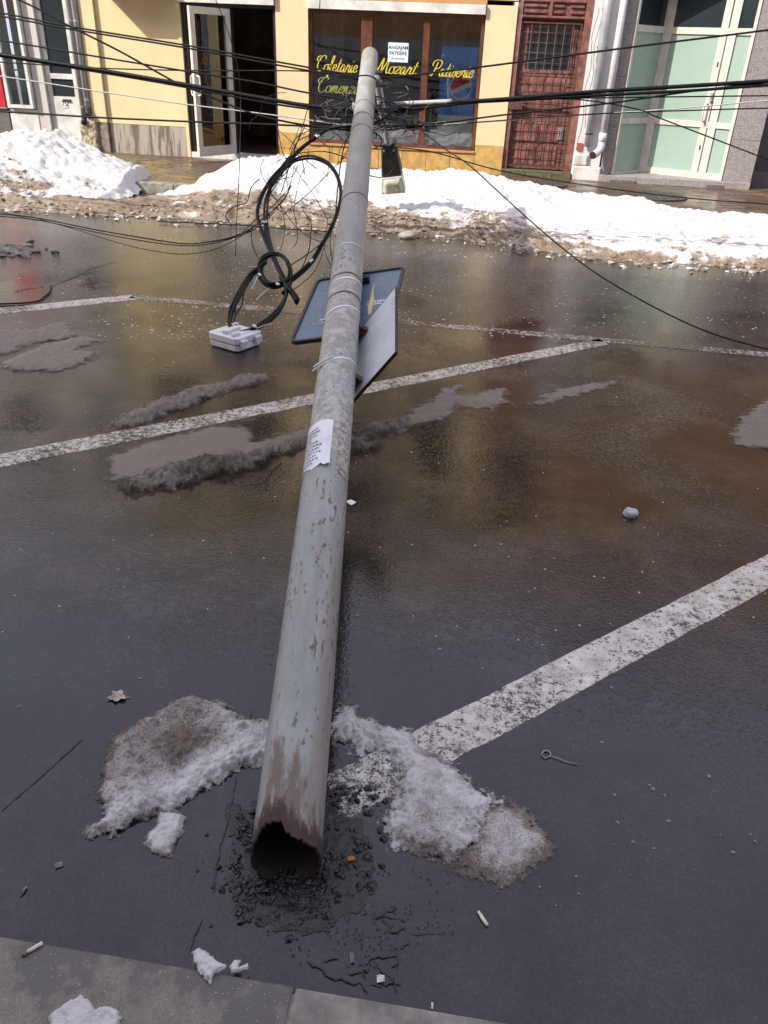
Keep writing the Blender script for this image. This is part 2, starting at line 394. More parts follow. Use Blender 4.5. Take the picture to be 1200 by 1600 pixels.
WLD = {}
def tagit(o, label=None, cat=None, group=None, kind=None):
    if label: o['label'] = label
    if cat: o['category'] = cat
    if group: o['group'] = group
    if kind: o['kind'] = kind
    return o
def thing(name, label, cat, loc=(0, 0, 0), group=None):
    o = bpy.data.objects.new(name, None); C.objects.link(o); o.location = loc; o.empty_display_size = .1
    WLD[o.name] = Vector(loc); return tagit(o, label, cat, group)
def obj(name, b, mat, parent=None, smooth=False, bevel=0., **tg):
    off = WLD[parent.name] if parent is not None else Vector((0, 0, 0))
    me = bpy.data.meshes.new(name)
    me.from_pydata([(p[0]-off.x, p[1]-off.y, p[2]-off.z) for p in b.v], [], b.f)
    for an, vals in b.at.items():
        a = me.attributes.new(an, 'FLOAT', 'POINT'); a.data.foreach_set('value', np.asarray(vals, np.float32))
    me.materials.append(M[mat] if isinstance(mat, str) else mat)
    if smooth: me.polygons.foreach_set('use_smooth', [True]*len(me.polygons))
    me.update()
    o = bpy.data.objects.new(name, me); C.objects.link(o)
    if parent is not None: o.parent = parent
    WLD[o.name] = off
    if bevel:
        md = o.modifiers.new('bevel', 'BEVEL'); md.width = bevel; md.segments = 2; md.limit_method = 'ANGLE'
    return tagit(o, **tg)
def cr(pts, k=8):                    # Catmull-Rom through points
    P = [Vector(p) for p in pts]; P = [P[0]*2-P[1]]+P+[P[-1]*2-P[-2]]; out = []
    for i in range(1, len(P)-2):
        for j in range(k):
            t = j/k; a, b, c, d = P[i-1:i+3]
            out.append(.5*((2*b)+(c-a)*t+(2*a-5*b+4*c-d)*t*t+(3*b-a-3*c+d)*t**3))
    out.append(P[-2]); return out
def fontmesh(txt, size):             # built-in font outline as (verts, faces) in its own XY plane
    cu = bpy.data.curves.new('t', 'FONT'); cu.body = txt; cu.size = size; cu.align_x = 'CENTER'; cu.resolution_u = 2; cu.offset = size*.012
    o = bpy.data.objects.new('t', cu); C.objects.link(o); bpy.context.view_layer.update()
    me = bpy.data.meshes.new_from_object(o.evaluated_get(bpy.context.evaluated_depsgraph_get()))
    v = [p.co.copy() for p in me.vertices]; f = [tuple(q.vertices) for q in me.polygons]
    bpy.data.objects.remove(o); bpy.data.curves.remove(cu); bpy.data.meshes.remove(me); return v, f
def grid(X, Y, Z, keep=None, at=None):
    b = B(); ny, nx = X.shape
    idx = np.arange(nx*ny).reshape(ny, nx)
    q = np.stack([idx[:-1, :-1], idx[:-1, 1:], idx[1:, 1:], idx[1:, :-1]], -1).reshape(-1, 4)
    V = np.stack([X.ravel(), Y.ravel(), Z.ravel()], 1)
    if keep is not None:
        q = q[keep.ravel()[q].any(1)]
        u, inv = np.unique(q.ravel(), return_inverse=True); V = V[u]; q = inv.reshape(-1, 4)
    else: u = slice(None)
    b.v = [tuple(p) for p in V]; b.f = [tuple(int(i) for i in r) for r in q]
    for k, a in (at or {}).items(): b.at[k] = a.ravel()[u]
    return b

# =================================================================== ground
KERB = 10.0
def road_z(X, Y): return 0*X
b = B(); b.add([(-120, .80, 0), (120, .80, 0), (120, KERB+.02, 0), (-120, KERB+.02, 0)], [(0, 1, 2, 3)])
road = obj('road', b, 'road', kind='structure')
b = B(); b.add([(-150, -150, -.03), (150, -150, -.03), (150, 150, -.03), (-150, 150, -.03)], [(0, 1, 2, 3)])
obj('ground', b, 'shadeblock', kind='structure')
# near pavement with its kerb stones
b = B(); b.box(-30, -.24, -6, .854, -.02, .022)
np_ = obj('near_pavement', b, 'concrete', kind='structure', bevel=.004)
b = B(); b.box(-.2385, 30, -6, .70, -.02, .026); obj('pavement_slab', b, 'concrete', np_)
for i in range(6):
    b = B(); x0 = -.2355+i*1.0; b.box(x0, x0+.996, .704, .849, -.02, .026); obj('kerb_stone', b, 'kerb', np_, bevel=.003)
b = B(); b.box(-.27, -.21, -6, .84, -.02, .0195); b.box(-.2, 6, .69, .72, -.02, .021); obj('mortar_joint', b, 'kerb', np_)
# far pavement
b = B(); b.box(-120, 120, KERB+.145, 40, -.02, .105)
fp = obj('far_pavement', b, 'dgranite', kind='structure')
for i in range(14):
    b = B(); x0 = -8+i*1.0; b.box(x0+.004, x0+.996, KERB, KERB+.14, -.02, .125); obj('kerb_stone', b, 'kerb', fp, bevel=.01)
b = B(); tone = []
ix = 0
for j in range(27):
    for i in range(64):
        x = -8+i*.205+(.1 if j % 2 else 0); y = KERB+.15+j*.1035
        if y > YF-.1: continue
        z = .118+random.uniform(-.003, .003); b.box(x, x+.2, y, y+.098, .1, z)
        d = math.sin((x*1.0+y*.8)*1.9)
        t = 1. if (d > .35 and x < 0) or (x > 2.6 and d > .0) else 0.
        tone += [min(1, max(0, t+random.uniform(-.15, .15)))]*8
b.at['tone'] = tone
obj('paver', b, 'paver', fp, kind='stuff')

# painted lines: worn strips with true thickness, wear attribute grows towards broken ends
def strip(name, quadL, quadR, wear, n=40, parent=None):
    b = B(); w = []
    for i in range(n+1):
        t = i/n; a = quadL[0].lerp(quadL[1], t); c = quadR[0].lerp(quadR[1], t)
        j = .004
        for k in range(5):
            p = a.lerp(c, (-.03, .01, .5, .99, 1.03)[k])+Vector((random.uniform(-j, j), random.uniform(-j, j), 0))
            b.v.append((p.x, p.y, .0015 if k not in (0, 4) else -.002)); e = .35 if k in (0, 4) else 0
            w.append(float(np.interp(t, *wear))+e)
    for i in range(n):
        for k in range(4): b.f.append((i*5+k, i*5+k+1, (i+1)*5+k+1, (i+1)*5+k))
    b.at['wear'] = w
    return obj(name, b, 'paint', kind='structure')
strip('road_marking', (Vector((4.2, 5.59, 0)), Vector((-.40, 1.29, 0))), (Vector((4.22, 5.456, 0)), Vector((-.32, 1.17, 0))), ([0, .5, .65, .81, .9, .96, .985, 1], [-.05, -.10, -.10, -.06, .0, .10, .6, 1.6]), n=80)
strip('road_marking', (Vector((-4.0, 1.27, 0)), Vector((.75, 5.36, 0))), (Vector((-3.9, 1.16, 0)), Vector((.80, 5.25, 0))), ([0, .5, .7, .95, 1], [.1, .12, .0, .05, .2]))
strip('road_marking', (Vector((-4.6, 3.95, 0)), Vector((-2.62, 5.55, 0))), (Vector((-4.5, 3.84, 0)), Vector((-2.53, 5.44, 0))), ([0, .7, .75, 1], [.3, .25, -.15, -.05]))
strip('road_marking', (Vector((-2.6, 5.56, 0)), Vector((-.4, 5.44, 0))), (Vector((-2.6, 5.46, 0)), Vector((-.4, 5.34, 0))), ([0, .4, 1], [.22, .28, .4]))
strip('road_marking', (Vector((-.4, 5.44, 0)), Vector((3.6, 5.28, 0))), (Vector((-.4, 5.34, 0)), Vector((3.6, 5.18, 0))), ([0, .3, .4, .6, 1], [.3, .28, .5, .2, .15]))

# cracks in the asphalt: narrow dark grooves
def crack(pts, w, jit):
    P = [G(*p, z=.0035) for p in pts]; Q = []
    for a, c in zip(P[:-1], P[1:]):
        n = max(2, int((c-a).length/.012))
        for i in range(n): Q.append(a.lerp(c, i/n)+Vector((random.uniform(-jit, jit), random.uniform(-jit, jit), 0)))
    Q.append(P[-1]); b = B(); L = len(Q)
    for i, q in enumerate(Q):
        t = (Q[min(i+1, L-1)]-Q[max(i-1, 0)]).normalized(); s = Vector((-t.y, t.x, 0))*w*random.uniform(.35, 1)*(1 if 0 < i < L-1 else .1)
        b.v += [tuple(q+s), tuple(q-s)]
    b.f = [(2*i, 2*i+1, 2*i+3, 2*i+2) for i in range(L-1)]
    obj('crack', b, 'crack', road)
crack([(0, 1267), (60, 1215), (130, 1152)], .0022, .001)
crack([(368, 1213), (362, 1250), (356, 1285), (345, 1320), (340, 1345), (332, 1398)], .0022, .002)
crack([(318, 1430), (303, 1462), (296, 1490)], .0018, .002)
crack([(392, 1108), (390, 1125)], .003, .002)
crack([(0, 330), (60, 345)], .012, .006)
crack([(80, 447), (110, 435), (140, 420), (178, 409)], .009, .008)
crack([(20, 457), (35, 452), (70, 447)], .01, .008)
crack([(480, 1500), (520, 1528), (560, 1535), (575, 1552)], .003, .005)
crack([(415, 765), (418, 745), (440, 720)], .004, .006)

for i in range(13):
    px, py = random.gauss(585, 45), random.gauss(1478, 42); pts = [(px, py)]; a = random.uniform(-.6, 1.2)
    for k2 in range(random.randint(2, 5)):
        a += random.uniform(-.9, .9); px += math.cos(a)*random.uniform(8, 18); py += math.sin(a)*random.uniform(5, 13); pts.append((px, py))
    crack(pts, random.uniform(.001, .0028), .003)
# =================================================================== snow
CRUMBS = []
def bank(name, label, x0, x1, yf, hz, yc, yr, whites, mat='snow', seed=0, res=.024):
    xs = np.arange(x0, x1, res); ys = np.arange(7.6, 12.6, res)
    X, Y = np.meshgrid(xs, ys)
    Yf = lerp_pts(X, yf)+.14*fbm(X*1.6, X*0+seed, 4, seed)+.05*fbm(X*9, Y*2, 3, seed+3); H = lerp_pts(X, hz); Yc = lerp_pts(X, yc); Yr = lerp_pts(X, yr)
    u = (Y-Yf)/(Yc-Yf); v = (Yr-Y)/np.maximum(Yr-Yc, .05)
    front = .30*sstep(0, .10, u)+.22*sstep(.08, .45, u)+.48*sstep(.35, 1.0, u)
    prof = np.where(u < 1, front, sstep(0, 1, np.clip(v, 0, 1)))
    prof = np.where(u < 0, 0, prof)
    big = fbm(X*1.3+seed, Y*1.5, 3, seed+5); m = fbm(X*5, Y*6, 4, seed+8, .6); lump = np.abs(fbm(X*7, Y*8, 3, seed+20)); s = fbm(X*17, Y*17, 4, seed+11, .75)
    Z = H*prof*(1+.20*big)+np.minimum(1, prof*5)*(.055*m+.10*(lump-.2)+.034*s)*np.clip(H*2.2, .45, 1)
    inside = (u > 0) & (v > 0) & (H > .012)
    ex = np.minimum(X-x0, x1-X)
    Z = np.where(inside, Z, -.02)
    base = np.where(Y > KERB, .10, 0)
    Z = np.where(inside, Z+.118*sstep(KERB-.45, KERB+.02, Y)*np.minimum(1, prof*4)*np.clip(H*8, 0, 1), Z)
    wl_ = lerp_pts(X, whites)
    dirt = sstep(wl_+.12, wl_-.10, u+.26*m+.16*big)*1.0
    dirt = np.clip(dirt*.86+.05+.5*sstep(.34, .62, fbm(X*2.2, Y*2.6, 4, seed+40))*sstep(1.15, .4, u)+.36*sstep(-.05, .45, fbm(X*3.3, Y*3.3, 4, seed+60, .6)), 0, 1)
    dirt = np.clip(dirt-.55*sstep(.15, .5, fbm(X*3.0, Y*5, 4, seed+70, .65)), 0, 1)
    dirt = np.clip(dirt+.35*sstep(.10, .0, u), 0, 1.1)
    iy, ix = np.where((u > .03) & (u < .62) & (dirt > .3) & inside & (X > -6.6) & (X < 3.6))
    for t in RNG.integers(0, max(1, len(iy)), 1500 if seed > 10 else 500):
        CRUMBS.append((float(X[iy[t], ix[t]]), float(Y[iy[t], ix[t]]), float(Z[iy[t], ix[t]])-.006, float(dirt[iy[t], ix[t]])))
    b = grid(X, Y, Z, inside & (Z > .004), {'dirt': dirt})
    return tagit(obj(name, b, mat, smooth=True), label, 'snow bank', 'snow banks ploughed along the far kerb')
def crest(pts, Y): return [((lambda q: (q.x, max(.085, q.z-.13)))(F(px, py, Y))) for px, py in pts]
def edge(pts): return [((lambda q: (q.x, q.y))(G(px, py))) for px, py in pts]
FE = edge([(-400, 300), (0, 326), (100, 331), (240, 342), (400, 352), (600, 363), (760, 377), (840, 392), (950, 407), (1200, 421), (1500, 440)])
hl = [(-14, .7)]+crest([(-60, 225), (0, 214), (30, 209), (80, 205), (130, 226), (200, 258), (225, 276), (233, 292)], 10.5)
xl = hl[-1][0]
hl[-1] = (xl-.16, .24); hl += [(xl-.05, .15), (xl+.04, .05), (xl+.10, .015)]
bank('snow_bank', 'tall white snow bank with brown front, left of the pavement gap', -10, xl+.12,
     FE[:-6]+[(-5.0, 8.5), (xl-.1, 8.8), (xl+.1, 9.2)], hl, [(-14, 10.5), (xl-.5, 10.5), (xl+.1, 10.3)], [(-14, 11.6), (xl-.4, 11.4), (xl+.1, 10.6)],
     [(-14, .5), (-5.6, .5), (-4.9, .25), (-4.4, .12)], seed=3)
hr = crest([(250, 318), (270, 292), (310, 276), (370, 252), (430, 242), (480, 248), (560, 262), (640, 268), (760, 271), (830, 287), (900, 300), (960, 305)], 10.1)
hr += [(1.55, .2), (1.9, .17), (2.4, .15), (4, .15), (9, .14)]
bank('snow_bank', 'long white snow bank with dirty brown front, below the confectionery window and red door', -5.6, 8, FE, [(-5.6, .0), (-5.35, .07), (-4.9, .085), (-4.4, .085)]+[p for p in hr if p[0] > -4.3],
     [(-5.6, 8.75), (-5, 8.85), (-4.3, 8.9), (-3.9, 9.4), (-3.5, 10.0), (0, 10.1), (1.2, 9.9), (1.9, 9.5), (8, 9.4)], [(-5.6, 9.05), (-5, 9.2), (-4.3, 9.3), (-3.9, 10.2), (-3.4, 11.0), (-2, 11.6), (.4, 11.5), (1.2, 10.9), (2.0, 10.45), (8, 10.4)],
     [(-5, 1.6), (-4.2, 1.4), (-3.7, .8), (-3.3, .62), (-2.4, .42), (-1, .42), (.3, .34), (.9, .14), (2.2, .16), (8, .16)], seed=31)
# thin dirty slush apron that runs along the foot of both banks and across the gap
def patch(name, label, cat, poly, h, mat, dirt=(.2, .5), edge_w=.04, res=.006, seed=0, group=None, rough=1., zb=0., jit=.012, freq=22, ridge=None, dirtfn=None):
    P = np.array([G(*p)[:2] for p in poly]); lo = P.min(0)-.05; hi = P.max(0)+.05
    n = max((hi-lo).max()/res, 1); res = res*max(1, n/340)
    X, Y = np.meshgrid(np.arange(lo[0], hi[0], res), np.arange(lo[1], hi[1], res))
    d = np.full(X.shape, 1e9); ins = np.zeros(X.shape, bool)
    for i in range(len(P)):
        a = P[i]; c = P[(i+1) % len(P)]; e = c-a
        t = np.clip(((X-a[0])*e[0]+(Y-a[1])*e[1])/(e@e+1e-12), 0, 1)
        d = np.minimum(d, np.hypot(X-a[0]-t*e[0], Y-a[1]-t*e[1]))
        if a[1] != c[1]:
            ins ^= ((a[1] > Y) != (c[1] > Y)) & (X < (c[0]-a[0])*(Y-a[1])/(c[1]-a[1])+a[0])
    sd = np.where(ins, d, -d)+.32*edge_w+jit*fbm(X*freq, Y*freq, 4, seed, .6)+jit*.5*fbm(X*freq*4, Y*freq*4, 2, seed+9)
    n1 = fbm(X*14, Y*14, 4, seed+2, .6); n2 = fbm(X*60, Y*60, 3, seed+6, .65); n0 = fbm(X*4, Y*4, 2, seed+4)
    prof = sstep(0, edge_w, sd)
    hh = h
    if ridge is not None: hh = h*(.25+.75*sstep(*ridge, fbm(X*9, Y*9, 3, seed+50)))
    Z = prof*hh*(.7+.45*n1*rough+.25*n0)+np.minimum(prof*2, 1)*n2*rough*min(h, .04)*.28
    Z = np.where(sd > 0, np.maximum(Z, .002)+zb, -.006+zb)
    dd = np.clip(dirt[0]+dirt[1]*sstep(-.25, .45, fbm(X*5.5, Y*5.5, 4, seed+14))+.15*n1, 0, 1.1)
    dd = np.clip(dd+.45*sstep(.75, .1, np.clip(Z-zb, 0, 1)/max(hh*.8, 1e-6))-.08, 0, 1.1)
    if dirtfn is not None: dd = np.clip(dd+dirtfn(X, Y), 0, 1.1)
    b = grid(X, Y, Z, sd > 0, {'dirt': dd, 'edge': np.clip(sd/edge_w, 0, 1)})
    return tagit(obj(name, b, mat, smooth=True), label, cat, group)
def off(pts, ox, oy, s): return [(ox+x/s, oy+y/s) for x, y in pts]
SG = 'melting snow and slush left on the road'
_p, _q = G(130, 1312), G(430, 1195); _n = Vector((-(_q-_p).y, (_q-_p).x, 0)).normalized()
def crust_dirt(X, Y):
    d = (X-_p.x)*_n.x+(Y-_p.y)*_n.y
    return .34*sstep(.02, .13, d+.05*fbm(X*9, Y*9, 3, 300))+.02+.25*sstep(.09, .02, np.hypot(X+.66, (Y-1.40)*1.1)-.01)
patch('snow_patch', 'large thick dirty snow crust left of the broken pole end', 'snow patch',
      off([(580, 130), (650, 125), (750, 135), (830, 140), (900, 190), (940, 235), (1040, 262), (1180, 240), (1240, 400), (1140, 490), (1080, 515), (980, 500), (900, 560), (870, 600), (800, 620), (690, 690), (610, 750), (560, 800), (480, 780), (330, 860), (240, 905), (130, 928), (38, 932), (80, 880), (160, 820), (165, 740), (112, 680), (150, 570), (190, 470), (215, 360), (320, 290), (440, 220), (520, 170)], 120, 1060, 3.75),
      .044, 'icy', (.02, .40), .05, .0026, 5, SG, .75, jit=.012, freq=30, dirtfn=crust_dirt)
patch('snow_lump', 'small grey ice lump below the large snow crust', 'snow lump',
      off([(480, 800), (560, 800), (630, 815), (620, 900), (590, 960), (550, 1040), (440, 1030), (400, 980), (420, 910), (470, 880)], 120, 1060, 3.75), .022, 'icy', (.12, .3), .02, .0022, 15, SG, jit=.005)
patch('snow_patch', 'white granular snow patch covering the painted line right of the pole', 'snow patch',
      off([(60, 160), (110, 80), (170, 80), (190, 130), (230, 130), (300, 180), (420, 200), (470, 290), (560, 320), (640, 370), (720, 470), (840, 505), (790, 560), (750, 620), (750, 700), (680, 760), (600, 800), (520, 770), (350, 730), (305, 620), (370, 570), (370, 450), (410, 380), (350, 300), (260, 270), (180, 300), (150, 240), (60, 240)], 500, 1080, 3),
      .036, 'icy', (.06, .5), .07, .0026, 25, SG, .85, jit=.014, freq=30)
patch('slush_patch', 'flat grey half-melted slush beside the white granular patch', 'slush',
      off([(740, 570), (860, 530), (960, 560), (1030, 640), (1090, 740), (1050, 780), (960, 850), (890, 905), (800, 890), (740, 870), (620, 820), (660, 750), (740, 700)], 500, 1080, 3),
      .018, 'icy', (.55, .4), .08, .003, 35, SG, .7, jit=.014, freq=30)
patch('slush_ridge', 'long thin slush ridge above the painted line, left of the pole', 'slush',
      [(175, 662), (230, 634), (300, 610), (350, 600), (370, 590), (400, 587), (422, 592), (400, 602), (380, 604), (330, 622), (270, 645), (220, 664), (180, 673)], .042, 'slush', (-.55, .5), .09, .005, 45, SG, 1.3, jit=.03, freq=14)
patch('slush_patch', 'smooth wet grey slush sheet just below the painted line left of the pole', 'slush',
      [(165, 715), (230, 690), (330, 665), (390, 668), (398, 690), (440, 680), (495, 665), (495, 680), (440, 698), (385, 720), (300, 728), (250, 744), (175, 752)], .010, 'slush', (.12, .25), .1, .008, 55, SG, .8, jit=.02, freq=10)
patch('slush_ridge', 'crumbling dark muddy slush ridge left of the paper notice', 'slush',
      [(182, 760), (230, 740), (300, 722), (350, 713), (385, 712), (420, 700), (470, 685), (497, 690), (440, 712), (390, 738), (330, 748), (270, 764), (200, 774)], .050, 'slush', (-.1, .9), .06, .005, 65, SG, 1.6, jit=.03, freq=18)
patch('slush_ridge', 'dark muddy slush clump touching the right side of the pole', 'slush',
      [(540, 690), (570, 668), (600, 660), (640, 655), (640, 668), (598, 682), (595, 702), (560, 710), (535, 715)], .045, 'slush', (.35, .7), .05, .005, 75, SG, 1.5, jit=.025, freq=18)
patch('slush_patch', 'thin grey slush streaks right of the road sign backs', 'slush',
      [(605, 675), (650, 640), (690, 610), (720, 601), (712, 618), (790, 608), (800, 630), (760, 643), (715, 632), (690, 657), (640, 667), (610, 686)], .010, 'slush', (.05, .3), .09, .007, 85, SG, .8, jit=.05, freq=8)
patch('slush_ridge', 'faint pale slush streak in the middle right of the road', 'slush',
      [(825, 632), (870, 610), (930, 600), (985, 587), (960, 602), (900, 622), (850, 634)], .012, 'slush', (.0, .3), .09, .007, 95, SG, 1., jit=.045, freq=9)
patch('snow_patch', 'upper brownish snow streak at the left edge of the road', 'snow patch',
      [(-60, 530), (0, 516), (60, 513), (95, 504), (128, 524), (100, 531), (50, 538), (0, 556), (-60, 565)], .022, 'slush', (-.5, .5), .10, .007, 105, SG, .8, jit=.045, freq=8)
patch('snow_patch', 'lower pointed slush streak at the left edge of the road', 'snow patch',
      [(2, 568), (40, 553), (70, 538), (110, 530), (152, 528), (162, 534), (120, 545), (158, 554), (130, 568), (92, 581), (20, 579)], .020, 'slush', (-.35, .5), .10, .007, 115, SG, .8, jit=.04, freq=8)
patch('snow_patch', 'grey snow patch at the right edge of the road', 'snow patch',
      [(1140, 692), (1160, 652), (1200, 624), (1300, 610), (1300, 700), (1200, 703), (1150, 698)], .02, 'slush', (-.2, .35), .08, .006, 125, SG, 1., jit=.03, freq=10)
patch('snow_lump', 'crumpled white snow scrap lying across the near pavement edge', 'snow lump',
      [(302, 1500), (310, 1493), (325, 1500), (340, 1512), (357, 1520), (350, 1528), (336, 1535), (330, 1549), (315, 1532), (305, 1515)], .014, 'icy', (-.35, .2), .008, .0012, 135, SG, 1., zb=.024, jit=.003, freq=60)
patch('snow_lump', 'tiny icy crumb right of the white snow scrap', 'snow lump',
      [(360, 1520), (368, 1512), (376, 1512), (374, 1522), (388, 1516), (388, 1524), (376, 1530), (362, 1531)], .008, 'icy', (-.1, .3), .005, .001, 145, SG, 1., zb=.022, jit=.002, freq=60)
patch('snow_lump', 'grey ice lump at the very bottom left on the pavement', 'snow lump',
      [(78, 1600), (105, 1580), (130, 1567), (146, 1578), (150, 1592), (165, 1584), (186, 1586), (192, 1602), (180, 1640), (90, 1640)], .016, 'icy', (-.05, .2), .012, .0014, 155, SG, 1., zb=.022, jit=.004, freq=50)
def lump(name, label, cat, c, r, mat, seed, sq=.7, group=None):
    b = B(); n, m = 14, 9
    for i in range(m+1):
        th = math.pi*i/m
        for j in range(n):
            ph = 2*math.pi*j/n; d = Vector((math.sin(th)*math.cos(ph), math.sin(th)*math.sin(ph), math.cos(th)))
            q = 1+.32*float(fbm(d.x*1.7+seed+d.z, d.y*1.7-d.z*1.3, 3, seed)); p = d*r*q
            b.v.append((c[0]+p.x, c[1]+p.y, c[2]+p.z*sq+r*sq*.6))
    for i in range(m):
        for j in range(n): b.f.append((i*n+j, (i+1)*n+j, (i+1)*n+(j+1) % n, i*n+(j+1) % n))
    b.at['dirt'] = [.75]*len(b.v); b.at['edge'] = [1.]*len(b.v)
    return tagit(obj(name, b, mat, smooth=True), label, cat, group)
lump('snow_lump', 'dirty snow clod lying on the asphalt just in front of the long bank', 'snow lump', G(637, 372), .085, 'snow', 4, .5, SG)
lump('crumpled_paper', 'crumpled pale paper ball alone on the brown asphalt at right', 'litter', G(985, 806), .03, 'foil', 9, .7)

# =================================================================== buildings
YB = YF+.30
def wallbox(bld, name, mat, x0, x1, z0, z1, y0=YF, y1=YB, bevel=0., **k):
    b = B(); b.box(x0, x1, y0, y1, z0, z1); return obj(name, b, mat, bld, bevel=bevel, **k)
def framed(bld, x0, x1, z0, z1, y, w, fmat, gmat, mull=(), trans=(), d=.06, name='window', glass_y=None):
    b = B(); b.box(x0, x0+w, y, y+d, z0, z1); b.box(x1-w, x1, y, y+d, z0, z1)
    b.box(x0+w, x1-w, y, y+d, z0, z0+w); b.box(x0+w, x1-w, y, y+d, z1-w, z1)
    for m in mull: b.box(m[0], m[1], y+.004, y+d-.004, z0+w, z1-w)
    xs = [x0+w]+[t for m in mull for t in m]+[x1-w]
    for t in trans:
        for a, c in zip(xs[::2], xs[1::2]): b.box(a, c, y+.006, y+d-.006, t-.018, t+.018)
    fr = obj(name, b, fmat, bld)
    for a, c in zip(xs[::2], xs[1::2]):
        zz = [z0+w]
        for t in trans: zz += [t-.018, t+.018]
        zz.append(z1-w)
        for p, q in zip(zz[::2], zz[1::2]):
            g = B(); g.box(a, c, y+d*.5, y+d*.5+.006, p, q); obj('pane', g, gmat, fr)
    return fr
def upwin(bld, x0, x1, z0, z1, fm='pvcwhite', y=YF):
    f = framed(bld, x0, x1, z0, z1, y-.03, .07, fm, 'tealglass', [((x0+x1)/2-.03, (x0+x1)/2+.03)], [z1-.5], .028)
    b = B(); b.box(x0-.08, x1+.08, y-.1, y-.001, z0-.09, z0-.003); obj('window_sill', b, 'greywall', f)
# ---- left house
LH = thing('terrace_house', 'shabby grey-white house with narrow showcase window and door number 75, left of the yellow wall', 'house', (-10, YF, .1))
wallbox(LH, 'wall', 'greywall', -16, -7.70, .1, 7.4); wallbox(LH, 'lintel', 'greywall', -7.70, -6.34, 2.62, 7.4)
wallbox(LH, 'pier', 'greywall', -7.24, -7.06, .1, 2.62, YF-.02); wallbox(LH, 'pier', 'greywall', -6.56, -6.34, .1, 2.62)
wallbox(LH, 'wall_panel', 'pvcwhite', -7.70, -7.24, .1, .66, YF-.03, YF+.2)
sc = framed(LH, -7.68, -7.26, .68, 2.6, YF-.10, .045, 'pvcwhite', 'glass', (), (), .09, 'showcase_window')
b = B(); b.box(-7.68, -7.26, YF+.35, YF+.4, .6, 2.6); b.box(-7.69, -7.26, YF, YF+.35, .60, .675); obj('showcase_back', b, 'frost', sc)
b = B(); b.box(-7.64, -7.3, YF+.05, YF+.3, 1.18, 1.2); obj('shelf', b, 'steelwhite', sc)
dr = wallbox(LH, 'door', 'pvcwhite', -7.05, -6.57, .16, .86, YF+.04, YF+.09)
b = B(); b.box(-7.05, -6.98, YF+.04, YF+.09, .864, 2.6); b.box(-6.62, -6.57, YF+.04, YF+.09, .864, 2.6); b.box(-6.98, -6.62, YF+.04, YF+.09, 1.10, 1.17); obj('door_frame', b, 'pvcwhite', dr)
b = B(); b.box(-6.978, -6.622, YF+.06, YF+.066, .864, 1.098); b.box(-6.978, -6.622, YF+.06, YF+.066, 1.172, 2.6); obj('pane', b, 'tealglass', dr)
b = B(); b.box(-6.83, -6.70, YF+.022, YF+.039, .79, .825); obj('letter_slot', b, 'ink', dr)
q = F(101, 162, YF+.034)
b = B(); b.box(q.x-.045, q.x+.045, YF+.030, YF+.039, q.z-.055, q.z+.055); npl = obj('number_plate', b, 'paper', dr)
v, f = fontmesh('75', .10); b = B(); b.add([(q.x+p.x, YF+.028, q.z+p.y-.036) for p in v], f); obj('lettering', b, 'ink', npl)
v, f = fontmesh('1', .07); q = F(68, 74, YF+.05); b = B(); b.box(q.x-.04, q.x+.04, YF+.052, YF+.058, q.z-.05, q.z+.05); st = obj('sticker', b, 'galv', dr)
b = B(); b.add([(q.x+p.x, YF+.050, q.z+p.y-.025) for p in v], f); obj('lettering', b, 'white', st)
wallbox(LH, 'threshold', 'stone', -7.1, -6.5, .1, .158, YF-.05, YF+.1)
wallbox(LH, 'plinth', 'dgranite', -9.5, -7.72, .1, .66, YF-.04, YF-.002)
for x in (-14, -11.6, -9.2): upwin(LH, x, x+1.1, 4.3, 6.2)
upwin(LH, -8.9, -7.9, 4.3, 6.2); upwin(LH, -7.3, -6.5, 4.3, 6.2)
for x, zb in ((-6.47, .62), (-6.385, .72)):
    b = B(); b.tube([(x, YF-.07, zb), (x, YF-.07, 7.3)], .036, 12); dp = obj('drainpipe', b, 'pipe', LH, smooth=True)
    for z in (zb+.12, 1.86): b = B(); b.tube([(x, YF-.07, z-.012), (x, YF-.07, z+.012)], .042, 12); obj('pipe_band', b, 'galv', dp)
    b = B(); b.tube(cr([(x, YF-.07, zb), (x+.01, YF-.09, zb-.06), (x+.02, YF-.14, zb-.10)], 4), .041, 10); obj('pipe_shoe', b, 'lamp_black', dp)
b = B(); b.box(-6.56, -6.28, YF-.10, YF-.006, .1, .57); b2 = obj('corner_stone', b, 'stone', LH, bevel=.03)
sd = b2.modifiers.new('s', 'SUBSURF'); sd.subdivision_type = 'SIMPLE'; sd.levels = sd.render_levels = 4
tx = bpy.data.textures.new('clod', 'CLOUDS'); tx.noise_scale = .12
dm = b2.modifiers.new('d', 'DISPLACE'); dm.texture = tx; dm.strength = .05; dm.mid_level = .6
rs = thing('wall_sign', 'red sign panel on the grey house at the left picture edge', 'sign', (-8.1, YF-.04, .75))
b = B(); b.box(-8.12, -7.73, YF-.075, YF-.004, .68, 2.3); obj('panel', b, 'redsign', rs)
b = B(); b.box(-8.14, -7.715, YF-.078, YF-.006, .66, .678); obj('frame', b, 'galv', rs)

